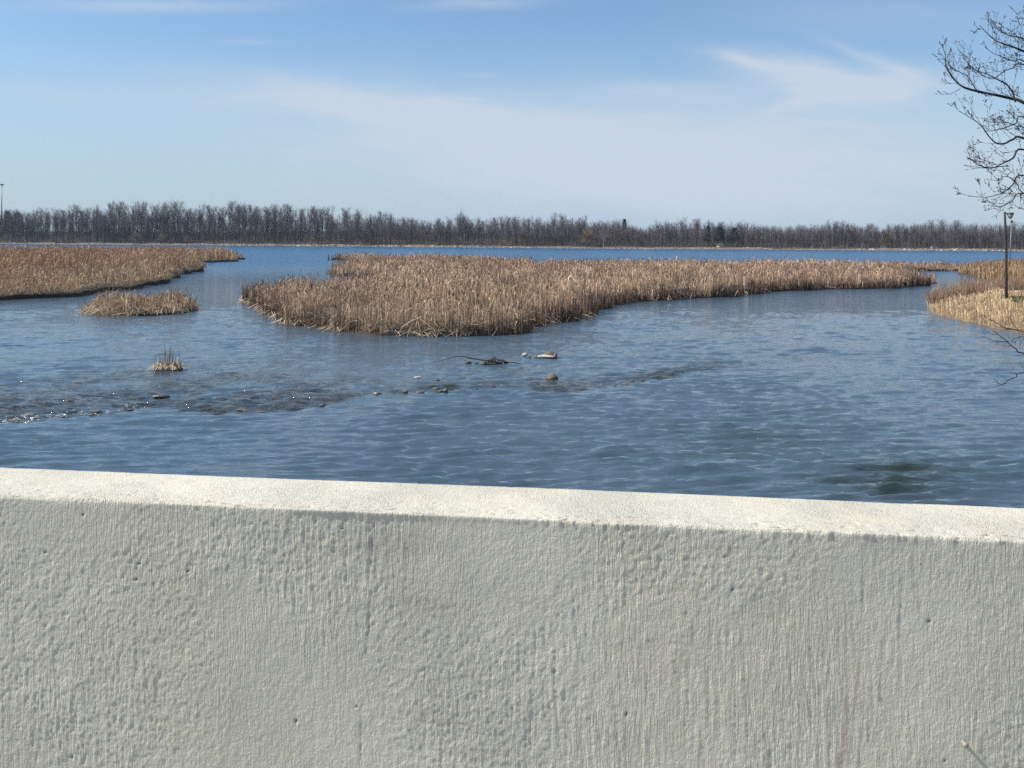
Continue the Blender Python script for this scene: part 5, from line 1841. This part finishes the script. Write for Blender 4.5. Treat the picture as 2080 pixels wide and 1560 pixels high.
for li, (tr_, r0, join) in enumerate(LIMBS):
    dz = nt.uniform(-0.5, 0.5)
    P = np.array([atd(x, y, TD + dz * 0.6 + nt.uniform(-0.05, 0.05)) - org for x, y in tr_])
    if not join:
        best = None
        P[:, 1] = np.linspace(0, dz * 0.4, len(P)) + PREV_Y if li else P[:, 1]
    else:
        PREV_Y = float(P[len(P) // 2, 1])
        s0 = P[0]
        drop = 0.9 if s0[2] > 3.2 else 0.2
        tpnt = trunk_pt(max(0.9, min(8.8, s0[2] - drop + nt.uniform(-0.2, 0.2))))
        mid_ = (tpnt + s0) / 2 + np.array([0, 0, 0.05])
        P = np.concatenate([[tpnt, mid_], P])
    q = smooth_line(P, 4)
    rr = np.linspace(r0 * (1.85 if join else 1.3), 0.9, len(q)) * spx * 0.5
    bm = bmesh.new()
    tube(bm, [tuple(c) for c in q], list(rr), 6)
    mesh_bm('branch', bm, M_NTREE, root, True)
    seg = np.linalg.norm(np.diff(q, axis=0), axis=1)
    cum = np.concatenate([[0], np.cumsum(seg)])
    t = cum[-1] - 0.06
    tot_l = cum[-1]
    lim = 2.6
    while t > max(0.1, tot_l - lim):
        c = np.array([np.interp(t, cum, q[:, k]) for k in range(3)])
        c2 = np.array([np.interp(t + 0.05, cum, q[:, k]) for k in range(3)])
        dv = c2 - c
        dv /= max(np.linalg.norm(dv), 1e-6)
        ph = nt.uniform(0, 6.28)
        sdv = np.array([math.cos(ph), math.sin(ph) * 0.8, math.sin(ph * 1.3)])
        near = (tot_l - t) / lim
        twig(c, dv * 0.8 + sdv * 0.75 + np.array([0, 0, 0.22]), nt.uniform(0.12, 0.26) + 0.2 * nt.random() * near, spx * 0.9, (2 if nt.random() < 0.65 else 1) if li < 19 else (1 if nt.random() < 0.4 else 0))
        t -= nt.uniform(0.05, 0.11) * (1 if li < 19 else 2.2)
    budP.append(q[-1]); budD.append(q[-1] - q[-2])
S, M, E, Wt = map(np.array, (twS, twM, twE, twW))
vs, fs, cnt = [], [], 0
for s_, m_, e_, w_ in zip(S, M, E, Wt):
    for a_, b_, ra, rb_ in ((s_, m_, w_, w_ * 0.75), (m_, e_, w_ * 0.75, w_ * 0.45)):
        v, f = prism(a_, b_, ra * 0.5, rb_ * 0.5, 3)
        vs.append(v); fs.append(f + cnt); cnt += len(v)
tag(mesh_np('twigs', np.concatenate(vs), np.concatenate(fs), M_NTREE, root), kind='stuff')
bp_, bd_ = np.array(budP), np.array(budD)
bd_ /= np.linalg.norm(bd_, axis=1, keepdims=True)
vs, fs, cnt = [], [], 0
for p_, d_ in zip(bp_, bd_):
    L = nt.uniform(0.014, 0.03)
    v0, f0 = prism(p_ - d_ * L * 0.3, p_ + d_ * L * 0.3, 0.003, nt.uniform(0.004, 0.0065), 3)
    v1, f1 = prism(p_ + d_ * L * 0.3, p_ + d_ * L, 0.0055, 0.001, 3)
    vs += [v0, v1]
    fs += [f0 + cnt, f1 + cnt + len(v0)]
    cnt += len(v0) + len(v1)
tag(mesh_np('buds', np.concatenate(vs), np.concatenate(fs), M_BUD, root), kind='stuff')


# ------------------------------------------------------------------ the air over the lake
bm = bmesh.new()
bmesh.ops.create_cube(bm, size=1.0, matrix=Matrix.Translation((0, 4500, 21.7)) @ Matrix.Diagonal((18400, 15400, 48.6, 1)))
hz = bpy.data.materials.new('thin_haze')
hz.use_nodes = True
hz.node_tree.nodes.clear()
q = G(hz.node_tree)
vol = q.node('ShaderNodeVolumePrincipled', {'Color': (0.62, 0.80, 1.0), 'Density': 0.000085, 'Anisotropy': 0.1})
q.node('ShaderNodeOutputMaterial', {'Volume': vol.outputs[0]})
tag(mesh_bm('haze', bm, hz), 'thin bluish haze in the air over the lake', kind='stuff')
